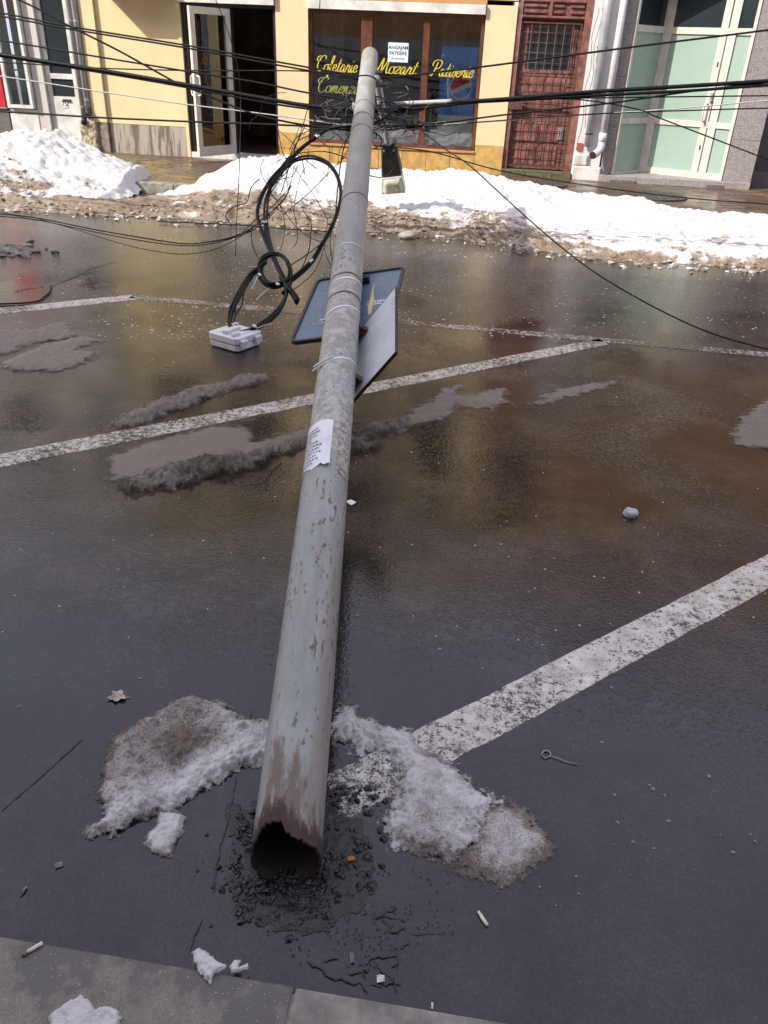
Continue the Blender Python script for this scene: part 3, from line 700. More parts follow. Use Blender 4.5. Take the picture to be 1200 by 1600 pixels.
# ---- yellow confectionery
CF = thing('confectionery', 'pale yellow confectionery with lettered shop window and open glass door', 'shop', (-3.2, YF, .1))
wallbox(CF, 'pilaster', 'yellow', -6.335, -6.115, .54, 7.2, YF-.05); wallbox(CF, 'wall', 'yellow', -6.11, -4.87, .53, 7.2)
pl = B()
wallbox(CF, 'plinth', 'plinthgrey', -6.335, -6.115, .1, .535, YF-.045)
k = N('streaked_plinth_panel'); s = k.noise(9, 5, .7, k.co((1, 1, .12)))
k.set(Base_Color=k.mix(k.rng(s, .45, .58), (.36, .32, .27), (.14, .115, .095)), Roughness=.85, Normal=k.bump(k.noise(60, 4, .6, k.co((1, 1, .1))), .01, .6))
wallbox(CF, 'plinth', k.m, -6.11, -4.87, .1, .525, YF+.004)
wallbox(CF, 'door_reveal', 'yellow', -4.868, -4.82, .1, 2.14, YF-.02)
wallbox(CF, 'pier', 'cream', -3.42, -2.95, .53, 2.24); wallbox(CF, 'pier', 'cream', -.45, -.03, .50, 2.24)
wallbox(CF, 'wall', 'cream', -4.868, -.03, 2.30, 7.2); wallbox(CF, 'wall_strip', 'ochre', -2.95, -.45, 2.245, 2.298, YF-.01)
wallbox(CF, 'cornice', 'yellow', -6.34, -.02, 7.2, 7.45, YF-.25, YF+.4)
wallbox(CF, 'lintel', 'pvcwhite', -4.84, -3.43, 2.145, 2.295, YF-.06, YF+.2); wallbox(CF, 'lintel', 'pvcwhite', -2.94, -.46, 2.125, 2.24, YF-.05, YF+.2)
cnp = wallbox(CF, 'canopy', 'ochre', -5.90, -4.9, 2.2, 2.32, YF-.40, YF-.003)
for x0, x1 in ((-5.9, -4.9), (-4.6, -3.5), (-2.7, -1.7), (-1.4, -.4)): upwin(CF, x0, x1, 3.5, 6.1, 'brown')
wallbox(CF, 'string_course', 'ochre', -4.8, -.04, 2.9, 3.1, YF-.08, YF-.003)
# plinth of sandstone tiles, one object each
tm = None
def tiles(x0, x1, z0, z1, y, w=.335, h=.27):
    n = max(1, round((x1-x0)/w)); mrow = max(1, round((z1-z0)/h))
    for i in range(n):
        for j in range(mrow):
            b = B(); a = x0+(x1-x0)*i/n; c = x0+(x1-x0)*(i+1)/n; p = z0+(z1-z0)*j/mrow; q2 = z0+(z1-z0)*(j+1)/mrow
            dy = random.uniform(-.002, .002); b.box(a+.003, c-.003, y+dy, y+.05, p+.003, q2-.003); obj('tile', b, 'tile', CF)
tiles(-3.42, -2.95, .1, .53, YF-.02); tiles(-2.95, -.45, .1, .385, YF-.02); tiles(-.45, -.03, .1, .50, YF-.02)
wallbox(CF, 'plinth', 'ochre', -3.42, -.03, .1, .38, YF+.032, YF+.2)
wallbox(CF, 'window_sill', 'ochre', -2.95, -.45, .386, .41, YF-.04, YF+.2)
sw = framed(CF, -2.94, -.46, .41, 2.12, YF+.04, .045, 'brown', 'glass', [(-2.19, -2.03), (-1.305, -1.215)], (), .07, 'shop_window')
# glass door, fixed part and open leaf
df = B(); df.box(-4.82, -4.75, YF+.02, YF+.10, .2, 2.14); df.box(-4.13, -4.07, YF+.02, YF+.10, .2, 2.14); df.box(-3.46, -3.425, YF+.02, YF+.10, .2, 2.14); df.box(-4.75, -4.13, YF+.03, YF+.09, 2.06, 2.14); df.box(-4.07, -3.46, YF+.03, YF+.09, 2.10, 2.14)
dfo = obj('door_frame', df, 'dbrown', CF)
b = B(); b.box(-4.72, -4.60, YF+.25, YF+.37, .2, 2.14); obj('post', b, 'brown', CF)
wallbox(CF, 'threshold', 'pvcwhite', -4.82, -3.43, .1, .19, YF-.01, YF+.2)
hx, hy = -4.10, YF-.005; ex, ey = F(310, 245, 12.2).x, 12.22
ux = Vector((ex-hx, ey-hy, 0)); Lw = ux.length; ux.normalize(); nx = Vector((-ux.y, ux.x, 0))
def leafbox(b, s0, s1, z0, z1, t=.022, o=0.):
    c = Vector((hx, hy, (z0+z1)/2))+ux*((s0+s1)/2)+nx*o; b.obox(c, ux*((s1-s0)/2), nx*t, Vector((0, 0, (z1-z0)/2))); return b
b = B(); zb, zt = .20, 2.08
leafbox(b, 0, .085, zb, zt); leafbox(b, Lw-.085, Lw, zb, zt); leafbox(b, .085, Lw-.085, zb, zb+.13); leafbox(b, .085, Lw-.085, zt-.085, zt)
lf = obj('door', b, 'pvc', CF, label='open glass door leaf in a cream frame')
obj('pane', leafbox(B(), .085, Lw-.085, zb+.13, zt-.085, .004), 'glass', lf)
b = B()
for sgn in (1, -1):
    hp = [Vector((hx, hy, z))+ux*(Lw-.04)+nx*o*sgn for z, o in ((1.0, .02), (1.0, .075), (1.04, .09), (1.2, .09), (1.24, .075), (1.24, .02))]
    b.tube(cr(hp, 4), .012, 8)
obj('handle', b, 'pvcwhite', lf, smooth=True)
# interior room behind the window and door
b = B()
x0, x1, y0, y1, z0, z1 = -6.0, -.1, YB+.01, YB+3.6, .12, 2.75
b.add([(x0, y0, z0), (x1, y0, z0), (x1, y1, z0), (x0, y1, z0), (x0, y0, z1), (x1, y0, z1), (x1, y1, z1), (x0, y1, z1)], [(0, 1, 2, 3), (4, 7, 6, 5), (3, 2, 6, 7), (0, 3, 7, 4), (1, 5, 6, 2)])
obj('room', b, 'interior', CF)
b = B()
for xc in (-2.62, -1.62, -.85):
    pts = [Vector((xc-.22+i*.03, YF+.5+.025*math.sin(i*1.9+xc), 0)) for i in range(12)]
    o = len(b.v)
    for p in pts: b.v += [(p.x, p.y, 1.2), (p.x, p.y, 2.2)]
    b.f += [(o+2*i, o+2*i+2, o+2*i+3, o+2*i+1) for i in range(11)]
for xs in ((-3.3, -2.95, 2.2),): pass
obj('curtain', b, 'curtain', CF, smooth=True)

# script lettering made of pen strokes
GL = {'C': ([[(.78, .78), (.74, .95), (.55, .99), (.3, .8), (.15, .4), (.25, .08), (.5, .02), (.78, .22)], [(.36, .98), (.12, .92), (.02, .74), (.16, .62), (.36, .72)]], .74),
      'o': ([[(.3, .45), (.1, .4), (.03, .2), (.12, .02), (.3, .05), (.38, .25), (.3, .45), (.46, .4)]], .42),
      'f': ([[(.05, .15), (.2, .4), (.36, .85), (.31, 1.0), (.22, .85), (.15, .2), (.08, -.25), (0, -.35), (-.04, -.2)], [(.03, .45), (.36, .46)]], .35),
      'e': ([[(.02, .2), (.25, .25), (.32, .38), (.2, .46), (.06, .3), (.05, .1), (.18, .0), (.4, .15)]], .38),
      't': ([[(.25, .82), (.1, .15), (.15, .0), (.34, .12)], [(.0, .5), (.37, .53)]], .32),
      'a': ([[(.35, .4), (.2, .46), (.04, .25), (.08, .02), (.22, .08), (.35, .42), (.32, .1), (.38, .0), (.52, .12)]], .48),
      'r': ([[(.0, .1), (.12, .42), (.15, .5), (.2, .38), (.32, .42), (.25, .1), (.32, .0), (.44, .1)]], .40),
      'i': ([[(.0, .1), (.12, .45), (.08, .08), (.14, .0), (.27, .1)], [(.17, .64), (.2, .69)]], .25),
      'M': ([[(-.1, .35), (-.12, .1), (.05, .0), (.22, .35), (.44, .98), (.43, .5), (.46, .08), (.62, .5), (.88, .98), (.8, .4), (.84, .04), (.96, .05), (1.04, .15)]], 1.0),
      'z': ([[(.03, .38), (.15, .46), (.36, .43), (.04, .04), (.2, .03), (.42, .1)]], .40),
      'P': ([[(.36, .9), (.24, .4), (.1, .05), (-.04, .04), (-.06, .16)], [(.0, .62), (.04, .92), (.4, 1.02), (.68, .88), (.58, .56), (.3, .44)]], .66),
      's': ([[(.0, .1), (.2, .5), (.27, .2), (.15, .0), (.0, .08)]], .33),
      'n': ([[(.0, .36), (.08, .46), (.04, .0), (.2, .42), (.28, .42), (.24, .08), (.3, .0), (.42, .1)]], .42),
      'm': ([[(.0, .36), (.08, .46), (.04, .0), (.2, .44), (.27, .4), (.22, .0), (.38, .44), (.46, .4), (.42, .08), (.48, .0), (.6, .1)]], .60)}
def script(txt, xa, xb, zbase, cap, y, mat, parent, w=.075):
    W = sum(GL[c][1] for c in txt); sx = (xb-xa)/W; b = B(); x = 0
    for c in txt:
        for st_ in GL[c][0]:
            P = cr([Vector((p[0], p[1], 0)) for p in st_], 6); L = len(P); o = len(b.v)
            for i, p in enumerate(P):
                t = (P[min(i+1, L-1)]-P[max(i-1, 0)]).normalized()
                pen = (.35+.65*abs(t.y))*w*(.55 if i in (0, L-1) else 1)
                n = Vector((-t.y, t.x, 0))*pen*.5
                for q in (p+n, p-n): b.v.append((xa+(x+q.x+.28*q.y-.05)*sx, y, zbase+q.y*cap))
            b.f += [(o+2*i, o+2*i+1, o+2*i+3, o+2*i+2) for i in range(L-1)]
        x += GL[c][1]
    for i, fq in enumerate(list(b.f)): pass
    return obj('lettering', b, mat, parent)
YL = YF+.068
script('Cofetarie', -2.86, -2.24, 1.36, .20, YL, 'letter', sw, .085)
script('Mozart', -1.98, -1.38, 1.365, .20, YL, 'letter', sw, .085)
script('Patiserie', -1.17, -.56, 1.36, .20, YL, 'letter', sw, .085)
script('Comenzi', -2.85, -2.24, 1.085, .20, YL, 'letter2', sw, .085)
# papers
def paper_sign(name, label, x, z, w, h, lines, mat, y, extra=None):
    t = thing(name, label, 'paper sign', (x, y, z-h/2))
    b = B(); b.box(x-w/2, x+w/2, y, y+.003, z-h/2, z+h/2); obj('sheet', b, mat, t)
    for txt, size, dz in lines:
        v, f = fontmesh(txt, size); b = B(); b.add([(x+p.x, y-.002, z+dz+p.y) for p in v], f); obj('lettering', b, 'ink', t)
q = F(622, 82, YL-.012)
paper_sign('paper_sign', 'pale blue hiring notice stuck inside the middle shop window pane', q.x, q.z, .29, .24, [('ANGAJAM', .062, .04), ('PATISERE', .062, -.03), ('TEL. 0728 474 841', .026, -.085)], 'bluepaper', YL-.012)
c0 = Vector((hx, hy, 1.63))+ux*(Lw-.17)-nx*.008
t = thing('paper_sign', 'small white hiring notice on the open glass door', 'paper sign', c0)
b = B(); b.obox(c0, ux*.085, nx*.0015, Vector((0, 0, .105))); obj('sheet', b, 'paper', t)
sgn = -1 if nx.y > 0 else 1
for txt, size, dz in (('ANGAJAM', .036, .045), ('PATISERE', .026, -.01), ('TEL. 0728 474 841', .016, -.06)):
    v, f = fontmesh(txt, size); b = B(); b.add([c0+nx*sgn*.004-ux*p.x+Vector((0, 0, dz+p.y)) for p in v], f); obj('lettering', b, 'ink', t)
# soft drink poster
PY = YF+.105
pa, pb_ = F(689, 72, PY), F(741, 180, PY)
pz1, pz0, px0, px1 = F(715, 73, PY).z, F(715, 180, PY).z, F(689, 100, PY).x, F(746, 100, PY).x
pp = thing('poster', 'tall blue cola poster with round red white and blue logo in the right shop window', 'poster', ((px0+px1)/2, PY, pz0))
b = B(); b.box(px0, px1, PY, PY+.012, pz0, pz1); obj('sheet', b, 'pepblue', pp)
pc = F(720, 136, PY); R0 = .165
def arcpoly(fn, n=24): return [fn(i/n) for i in range(n+1)]
def flat(name, pts, mat, yo):
    b = B(); b.add([(pc.x+x, PY-yo, pc.z+z) for x, z in pts], [tuple(range(len(pts)))]); obj(name, b, mat, pp)
cap_pts = []
for i in range(44):
    a = 2*math.pi*i/44; r = R0*(1.34 if i % 2 else 1.22); cap_pts.append((r*math.cos(a)*.95-.03, r*math.sin(a)))
flat('bottle_cap', cap_pts, 'ltblue', .002)
flat('cap_centre', [(R0*1.12*math.cos(2*math.pi*i/32)-.015, R0*1.12*math.sin(2*math.pi*i/32)) for i in range(32)], 'pepblue', .003)
flat('logo_ring', [(R0*math.cos(2*math.pi*i/36), R0*math.sin(2*math.pi*i/36)) for i in range(36)], 'white', .004)
r1 = R0*.88
def wave(x, o): return o+.22*r1*math.sin((x/r1)*1.6)+.12*x
def seg(top):
    pts = []
    xs = np.linspace(-.97*r1, .97*r1, 15)
    if top:
        lo = [(x, wave(x, .10*r1)) for x in xs if x*x+wave(x, .10*r1)**2 < r1*r1]
        a0 = math.atan2(lo[-1][1], lo[-1][0]); a1 = math.atan2(lo[0][1], lo[0][0]) % (2*math.pi)
        return lo+[(r1*math.cos(a0+(a1-a0)*t), r1*math.sin(a0+(a1-a0)*t)) for t in np.linspace(.04, .96, 14)]
    lo = [(x, wave(x, -.34*r1)) for x in xs if x*x+wave(x, -.34*r1)**2 < r1*r1]
    a0 = math.atan2(lo[-1][1], lo[-1][0]); a1 = math.atan2(lo[0][1], lo[0][0])
    if a1 > 0: a1 -= 2*math.pi
    return lo+[(r1*math.cos(a0+(a1-a0)*t), r1*math.sin(a0+(a1-a0)*t)) for t in np.linspace(.04, .96, 14)]
flat('logo_red', seg(True), 'pepred', .006); flat('logo_blue', seg(False), 'pepblue', .006)
b = B(); b.box(px0, px1, PY, PY+.01, .45, pz0-.004); obj('stand', b, 'white', pp)
# display things behind the glass
dc = thing('display_counter', 'white glass display counter behind the right shop window pane', 'counter', (-.85, YF+.5, .12))
b = B(); b.box(-1.18, -.55, YF+.32, YF+.8, .42, .60); b.box(-1.18, -.55, YF+.32, YF+.8, .98, 1.01); obj('body', b, 'steelwhite', dc)
b = B(); b.box(-1.18, -1.15, YF+.30, YF+.32, .6, .98); b.box(-.58, -.55, YF+.30, YF+.32, .6, .98); obj('frame', b, 'galv', dc)
b = B(); b.box(-1.15, -.58, YF+.305, YF+.312, .6, .98); obj('pane', b, 'glass', dc)
dc = thing('display_counter', 'low glass cake counter behind the middle shop window pane', 'counter', (-1.7, YF+.5, .12))
b = B(); b.box(-2.0, -1.32, YF+.32, YF+.8, .42, .52); b.box(-2.0, -1.32, YF+.32, YF+.8, .80, .83); obj('body', b, 'galv', dc)
b = B(); b.box(-2.0, -1.32, YF+.305, YF+.312, .52, .8); obj('pane', b, 'glass', dc)
q = F(530, 222, YF+.2)
fpz = thing('flower_pot', 'terracotta pot on the sill behind the left shop window pane', 'flower pot', (q.x, YF+.2, .42))
b = B(); b.tube([(q.x, YF+.2, .42), (q.x, YF+.2, .60), (q.x, YF+.2, .62), (q.x, YF+.2, .65)], [.075, .10, .115, .115], 14); obj('pot', b, 'terracotta', fpz, smooth=True)
b = B()
for i in range(26):
    a = random.uniform(0, 6.28); l = random.uniform(.1, .22); d = Vector((math.cos(a)*.6, math.sin(a)*.3, 1)).normalized(); c_ = Vector((q.x, YF+.2, .65)); s_ = d.cross(Vector((0, 1, 0))).normalized()*.018
    b.add([c_, c_+d*l*.5+s_, c_+d*l, c_+d*l*.5-s_], [(0, 1, 2, 3)])
obj('foliage', b, plain('dusty_houseplant', (.06, .08, .04), .7), fpz)
q = F(524, 188, YF+.3)
bs = thing('wire_basket', 'small pale wire basket behind the left shop window pane', 'basket', (q.x, YF+.3, .75))
b = B()
for i in range(9):
    x = q.x-.13+i*.0325; b.tube([(x, YF+.3, .76), (x, YF+.3, 1.0)], .004, 5)
for i in range(5): z = .77+i*.055; b.tube([(q.x-.13, YF+.296, z), (q.x+.13, YF+.296, z)], .004, 5)
obj('wire_mesh', b, 'ltgrey', bs)
b = B(); b.box(q.x-.14, q.x+.14, YF+.27, YF+.42, .72, .76); obj('base', b, 'brown', bs)
q = F(640, 214, YF+.2)
pk = thing('paper_cone', 'pink patterned paper cone in the middle shop window pane', 'packaging', (q.x, YF+.2, .45))
b = B(); b.add([(q.x-.13, YF+.2, q.z+.03), (q.x+.02, YF+.19, q.z+.15), (q.x+.12, YF+.2, q.z-.14), (q.x-.12, YF+.23, q.z+.03), (q.x+.02, YF+.23, q.z+.14)], [(0, 2, 1), (3, 4, 2), (0, 1, 4, 3), (0, 3, 2), (1, 2, 4)]); obj('sheet', b, 'pink', pk)
q = F(649, 191, YF+.2)
b = B(); b.tube([(q.x, YF+.2, q.z-.06), (q.x, YF+.2, q.z), (q.x, YF+.2, q.z+.03), (q.x, YF+.2, q.z+.07)], [.035, .035, .015, .012], 10)
tagit(obj('small_bottle', b, 'lime', smooth=True), 'tiny lime yellow bottle in the middle shop window pane', 'bottle')
q = F(496, 57, YF+.15)
bl = thing('hanging_lantern', 'small blue lantern hanging in the left shop window pane', 'lantern', (q.x, YF+.15, q.z-.1))
b = B(); b.tube([(q.x, YF+.15, q.z-.10), (q.x, YF+.15, q.z-.04), (q.x, YF+.15, q.z+.05), (q.x, YF+.15, q.z+.09)], [.035, .055, .06, .03], 12); obj('body', b, 'blue', bl, smooth=True)
b = B(); b.tube([(q.x, YF+.15, q.z+.09), (q.x, YF+.15, 2.1)], .003, 5); obj('cord', b, 'black', bl)

# ---- red door house
RH = thing('narrow_house', 'narrow house front with maroon door behind an iron grille, between shop and granite building', 'house', (.65, YF, .1))
wallbox(RH, 'wall', 'oldwhite', .985, 1.375, .1, 3.4, YF-.04); wallbox(RH, 'wall', 'ochre', -.028, 1.375, 3.405, 7.0)
wallbox(RH, 'door_frame', 'reddoor', -.028, .035, .2, 3.4, YF+.02); wallbox(RH, 'door_frame', 'reddoor', .885, .98, .2, 3.4, YF-.01)
wallbox(RH, 'threshold', 'moss', -.028, .982, .1, .198, YF-.12, YF+.3)
rd = wallbox(RH, 'door', 'reddoor', .037, .883, .2, 2.1, YF+.10, YF+.14)
wallbox(RH, 'transom', 'reddoor', .037, .883, 2.1, 3.4, YF+.04, YF+.12)
b = B()
for x0, x1 in ((.06, .36), (.46, .60), (.68, .86)):
    b.box(x0, x1, YF+.015, YF+.039, 2.17, 2.20); b.box(x0, x1, YF+.015, YF+.039, 2.24, 2.27)
b.box(.037, .883, YF+.005, YF+.039, 2.115, 2.14); b.box(.037, .883, YF+.005, YF+.039, 2.30, 2.33); b.box(.40, .44, YF+.0, YF+.039, 2.14, 2.30); b.box(.2, .8, YF+.01, YF+.039, 2.40, 2.44)
obj('moulding', b, 'reddoor', RH, bevel=.004)
for z0, z1 in ((.26, .52), (.58, .80), (.98, 1.16), (1.22, 1.40)):
    b = B()
    for x0, x1 in ((.14, .44), (.48, .74)): b.box(x0, x1, YF+.085, YF+.099, z0, z1)
    obj('panel', b, 'reddoor', rd, bevel=.006)
b = B(); b.box(.10, .82, YF+.088, YF+.099, 1.46, 1.50); b.box(.10, .82, YF+.088, YF+.099, 2.00, 2.04); b.box(.1, .15, YF+.088, YF+.099, 1.502, 1.998); b.box(.77, .82, YF+.088, YF+.099, 1.502, 1.998); wf = obj('window_frame', b, 'reddoor', rd)
b = B(); b.box(.152, .768, YF+.092, YF+.097, 1.502, 1.998); obj('pane', b, 'tealglass', rd)
b = B(); b.box(.73, .80, YF+.08, YF+.099, .62, .78); obj('lock_plate', b, 'galv', rd)
gr = B(); y = YF+.055
gr.box(.045, .065, y-.01, y+.01, .24, 2.07); gr.box(.85, .87, y-.01, y+.01, .24, 2.07); gr.box(.065, .85, y-.01, y+.01, .24, .26); gr.box(.065, .85, y-.01, y+.01, 2.05, 2.07); gr.box(.065, .85, y-.01, y+.01, 1.02, 1.035)
gro = obj('door_grille', gr, 'grille', RH)
for i in range(6):
    x = .19+i*.112; b = B(); b.tube([(x, y, .26), (x, y, 2.05)], .0055, 6); obj('bar', b, 'grille', gro, smooth=True)
for i in range(14):
    z = .36+i*.122
    if z > 2.03: break
    b = B(); b.tube([(.065, y+.009, z), (.85, y+.009, z)], .0045, 6); obj('bar', b, 'grille', gro, smooth=True)
b = B(); b.box(-.02, .17, YF-.012, YF+.04, .99, 1.09); obj('lock_box', b, 'grille', gro)
b = B(); b.tube([(1.16, YF-.10, .56), (1.16, YF-.10, 1.7), (1.15, YF-.10, 1.72), (1.15, YF-.10, 3.4)], [.05, .05, .058, .058], 14); d1 = obj('drainpipe', b, 'pipe', RH, smooth=True)
b = B(); b.tube([(1.16, YF-.10, .72), (1.16, YF-.10, .735)], .056, 14); b.box(1.09, 1.22, YF-.12, YF-.05, 1.78, 1.80); obj('pipe_band', b, 'lamp_black', d1)
b = B(); b.tube([(1.35, YF-.13, .60), (1.35, YF-.13, 3.4)], .048, 14); d2 = obj('drainpipe', b, 'pipewhite', RH, smooth=True)
b = B(); b.tube([(1.35, YF-.13, .64), (1.35, YF-.13, .75)], .056, 14); b.tube(cr([(1.35, YF-.13, .64), (1.345, YF-.15, .56), (1.30, YF-.20, .50), (1.24, YF-.27, .47)], 5), .052, 14, cap=False); obj('pipe_shoe', b, 'pipewhite', d2, smooth=True)
b = B(); b.tube([(1.24, YF-.272, .469), (1.22, YF-.29, .462)], .046, 12); obj('pipe_mouth', b, 'dark', d2)
b = B(); b.box(1.02, 1.09, YF-.06, YF-.042, .50, .60); obj('brick', b, 'terracotta', RH)
b = B(); b.box(.99, 1.40, YF-.10, YF-.044, .1, .30); b.box(.99, 1.19, YF-.09, YF-.044, .303, .46); obj('corner_stone', b, 'oldwhite', RH, bevel=.02)
b = B()
for i in range(3):
    x = 1.03+i*.05; pts = [(x+.02*math.sin(z*9+i)+random.uniform(-.006, .006), YF-.0405, z) for z in np.arange(.5+i*.3, 2.3, .05)]
    o = len(b.v)
    for p in pts: b.v += [(p[0]-.003, p[1]-.001, p[2]), (p[0]+.003, p[1]-.001, p[2])]
    b.f += [(o+2*j, o+2*j+1, o+2*j+3, o+2*j+2) for j in range(len(pts)-1)]
obj('crack', b, 'ink', RH)
upwin(RH, .2, 1.15, 4.0, 6.0, 'brown')
wallbox(RH, 'cornice', 'ochre', -.02, 1.375, 7.0, 7.2, YF-.2, YF+.35)

# ---- granite building
GB = thing('granite_building', 'grey granite building with recessed glazed entrance of cream frames and frosted green panes', 'building', (3, YF, .1))
def slabs(x0, x1, z0, z1, y0, y1, n):
    for i in range(n):
        a = z0+(z1-z0)*i/n; c = z0+(z1-z0)*(i+1)/n
        b = B(); dy = random.uniform(-.002, .002); b.box(x0, x1, y0+dy, y1, a+.002, c-.002); obj('granite_slab', b, 'granite', GB)
slabs(1.40, 1.545, .22, 2.7, YF-.05, YF+.3, 4); slabs(3.135, 3.52, .1, 2.7, YF-.05, YF+.5, 4)
wallbox(GB, 'wall', 'brownwall', 1.38, 3.52, 2.71, 7.3, YF-.05); wallbox(GB, 'wall', 'brownwall', 3.52, 14, 2.6, 7.3, YF-.05)
wallbox(GB, 'cornice', 'brownwall', 1.38, 14, 7.3, 7.5, YF-.25, YF+.4)
wallbox(GB, 'side_wall', 'dgranite', 3.55, 5.2, .1, 2.6, YF+.55, YF+.8); wallbox(GB, 'wall', 'granite', 5.2, 14, .1, 2.6, YF-.04)
wallbox(GB, 'ledge', 'dgranite', 3.52, 5.2, .1, .30, YF+.2, YF+.54)
b = B(); b.prism([(1.40, YF-.16, .1), (3.5, YF-.16, .1), (3.5, YF-.055, .1), (3.13, YF-.055, .1), (2.05, YF+.50, .1), (1.50, YF+.02, .1), (1.40, YF-.05, .1)], (0, 0, .105)); obj('step', b, 'granite', GB, bevel=.006)
b = B(); b.box(2.9, 3.12, YF-.22, YF-.162, .1, .16); obj('foot_block', b, 'dgranite', GB)
b = B(); b.box(1.55, 1.9, YF-.20, YF-.162, .1, .15); obj('foot_block', b, 'dgranite', GB)
for x in (4.3, 6.2, 8.1): upwin(GB, x, x+1.2, 3.7, 6.2, 'brown')
upwin(GB, 2.0, 2.9, 3.7, 6.2, 'brown')
def glazed(name, p0, p1, xs, zs, mat_of, fw=.045):
    p0 = Vector((p0[0], p0[1], 0)); p1 = Vector((p1[0], p1[1], 0)); u = p1-p0; L = u.length; u.normalize(); n = Vector((u.y, -u.x, 0))
    def bx(b, s0, s1, z0, z1, t, o=0.): b.obox(p0+u*((s0+s1)/2)+n*o+Vector((0, 0, (z0+z1)/2)), u*((s1-s0)/2), n*t, Vector((0, 0, (z1-z0)/2)))
    b = B(); cols = []
    for s0, s1 in xs: bx(b, s0*L, s1*L, zs[0][0], zs[-1][1], .03)
    gaps = [(a[1]*L, c[0]*L) for a, c in zip(xs[:-1], xs[1:])]
    for g in gaps:
        for z0, z1 in zs: bx(b, g[0], g[1], z0, z1, .027)
    fr = obj(name, b, 'pvc', GB)
    for gi, g in enumerate(gaps):
        for zi in range(len(zs)-1):
            b = B(); bx(b, g[0], g[1], zs[zi][1], zs[zi+1][0], .005); obj('pane', b, mat_of(gi, zi), fr)
    return fr, bx, L
def mo(g, z): return 'tealglass' if z >= 2 else 'frost'
zz = [(.205, .235), (.87, .945), (2.00, 2.08), (2.66, 2.70)]
glazed('side_glazing', (1.548, YF-.02), (2.03, YF+.49), [(0, .06), (.93, 1.0)], zz, mo)
dfr, bx, L = glazed('entrance_door', (2.04, YF+.49), (3.13, YF-.02), [(0, .085), (.625, .70), (.715, .80), (.965, 1.0)], [(.205, .29), (.87, .945), (2.00, 2.08), (2.66, 2.70)], mo)
b = B(); p0 = Vector((2.04, YF+.49, 0)); u = (Vector((3.13, YF-.02, 0))-p0).normalized(); n = Vector((u.y, -u.x, 0))
hs = p0+u*(.655*L)
b.tube(cr([hs+n*.03+Vector((0, 0, .95)), hs+n*.08+Vector((0, 0, .95)), hs+n*.10-u*.02+Vector((0, 0, .98)), hs+n*.10-u*.02+Vector((0, 0, 1.14)), hs+n*.08+Vector((0, 0, 1.17)), hs+n*.03+Vector((0, 0, 1.17))], 4), .013, 8); obj('handle', b, 'pvcwhite', dfr, smooth=True)
b = B(); bx(b, .67*L, .695*L, 1.25, 1.31, .012, .04); b.tube([p0+u*(.68*L)+n*.03+Vector((0, 0, 1.22)), p0+u*(.68*L)+n*.07+Vector((0, 0, 1.22))], .025, 10); obj('padlock', b, 'steel', dfr)
b = B()
for z in (.58, 1.62): bx(b, .665*L, .68*L, z, z+.06, .004, .032)
obj('lock_plate', b, 'ink', dfr)
b = B(); b.add([(1.548, YF-.02, 2.70), (3.13, YF-.02, 2.70), (2.03, YF+.49, 2.70)], [(0, 1, 2)]); b.add([(1.5, YF+.6, .2), (3.2, YF+.6, .2), (3.2, YF+.6, 2.7), (1.5, YF+.6, 2.7)], [(0, 1, 2, 3)]); obj('soffit', b, 'greywall', GB)

# ---- unseen apartment block on the near side, put in to shade the near road
AB = thing('apartment_building', 'plain grey plaster apartment block on the near side of the street, unseen behind the viewer, put in for its shade', 'building', (0, -4, 0))
AH = 14.8
b = B(); b.box(-45, 40, -16, -4, -.02, AH); obj('wall', b, 'shadeblock', AB)
b = B(); b.box(-45, 40, -4.05, -3.99, 2.1, 2.75); obj('fascia', b, 'ochre', AB)
wm = bpy.data.meshes.new('window'); bb = B(); bb.box(-.65, .65, -.05, .06, 0, 1.5); wm.from_pydata(bb.v, [], bb.f); wm.materials.append(M['tealglass'])
for i in range(14):
    for j in range(4):
        o = bpy.data.objects.new('window', wm); C.objects.link(o); o.parent = AB; o.location = (-22+i*3.2, 0, 3.6+j*2.9)

# =================================================================== street hardware at the far pavement
for px, py, rr, lb in ((1022, 306, .42, 'round cast iron manhole cover on the wet pavement before the granite entrance'), (848, 288, .33, 'round dark cover on the pavement before the maroon door')):
    q = G(px, py, .125)
    b = B(); b.disc(q, rr, .012, 32); mc = obj('manhole_cover', b, 'iron'); tagit(mc, lb, 'manhole cover')
    b = B()
    for i in range(9):
        for j in range(9):
            x = (i-4)*rr*.2; y = (j-4)*rr*.2
            if math.hypot(x, y) < rr*.88: b.box(q.x+x-rr*.06, q.x+x+rr*.06, q.y+y-rr*.06, q.y+y+rr*.06, q.z+.0121, q.z+.018)
    obj('tread', b, 'iron', mc, kind='stuff')

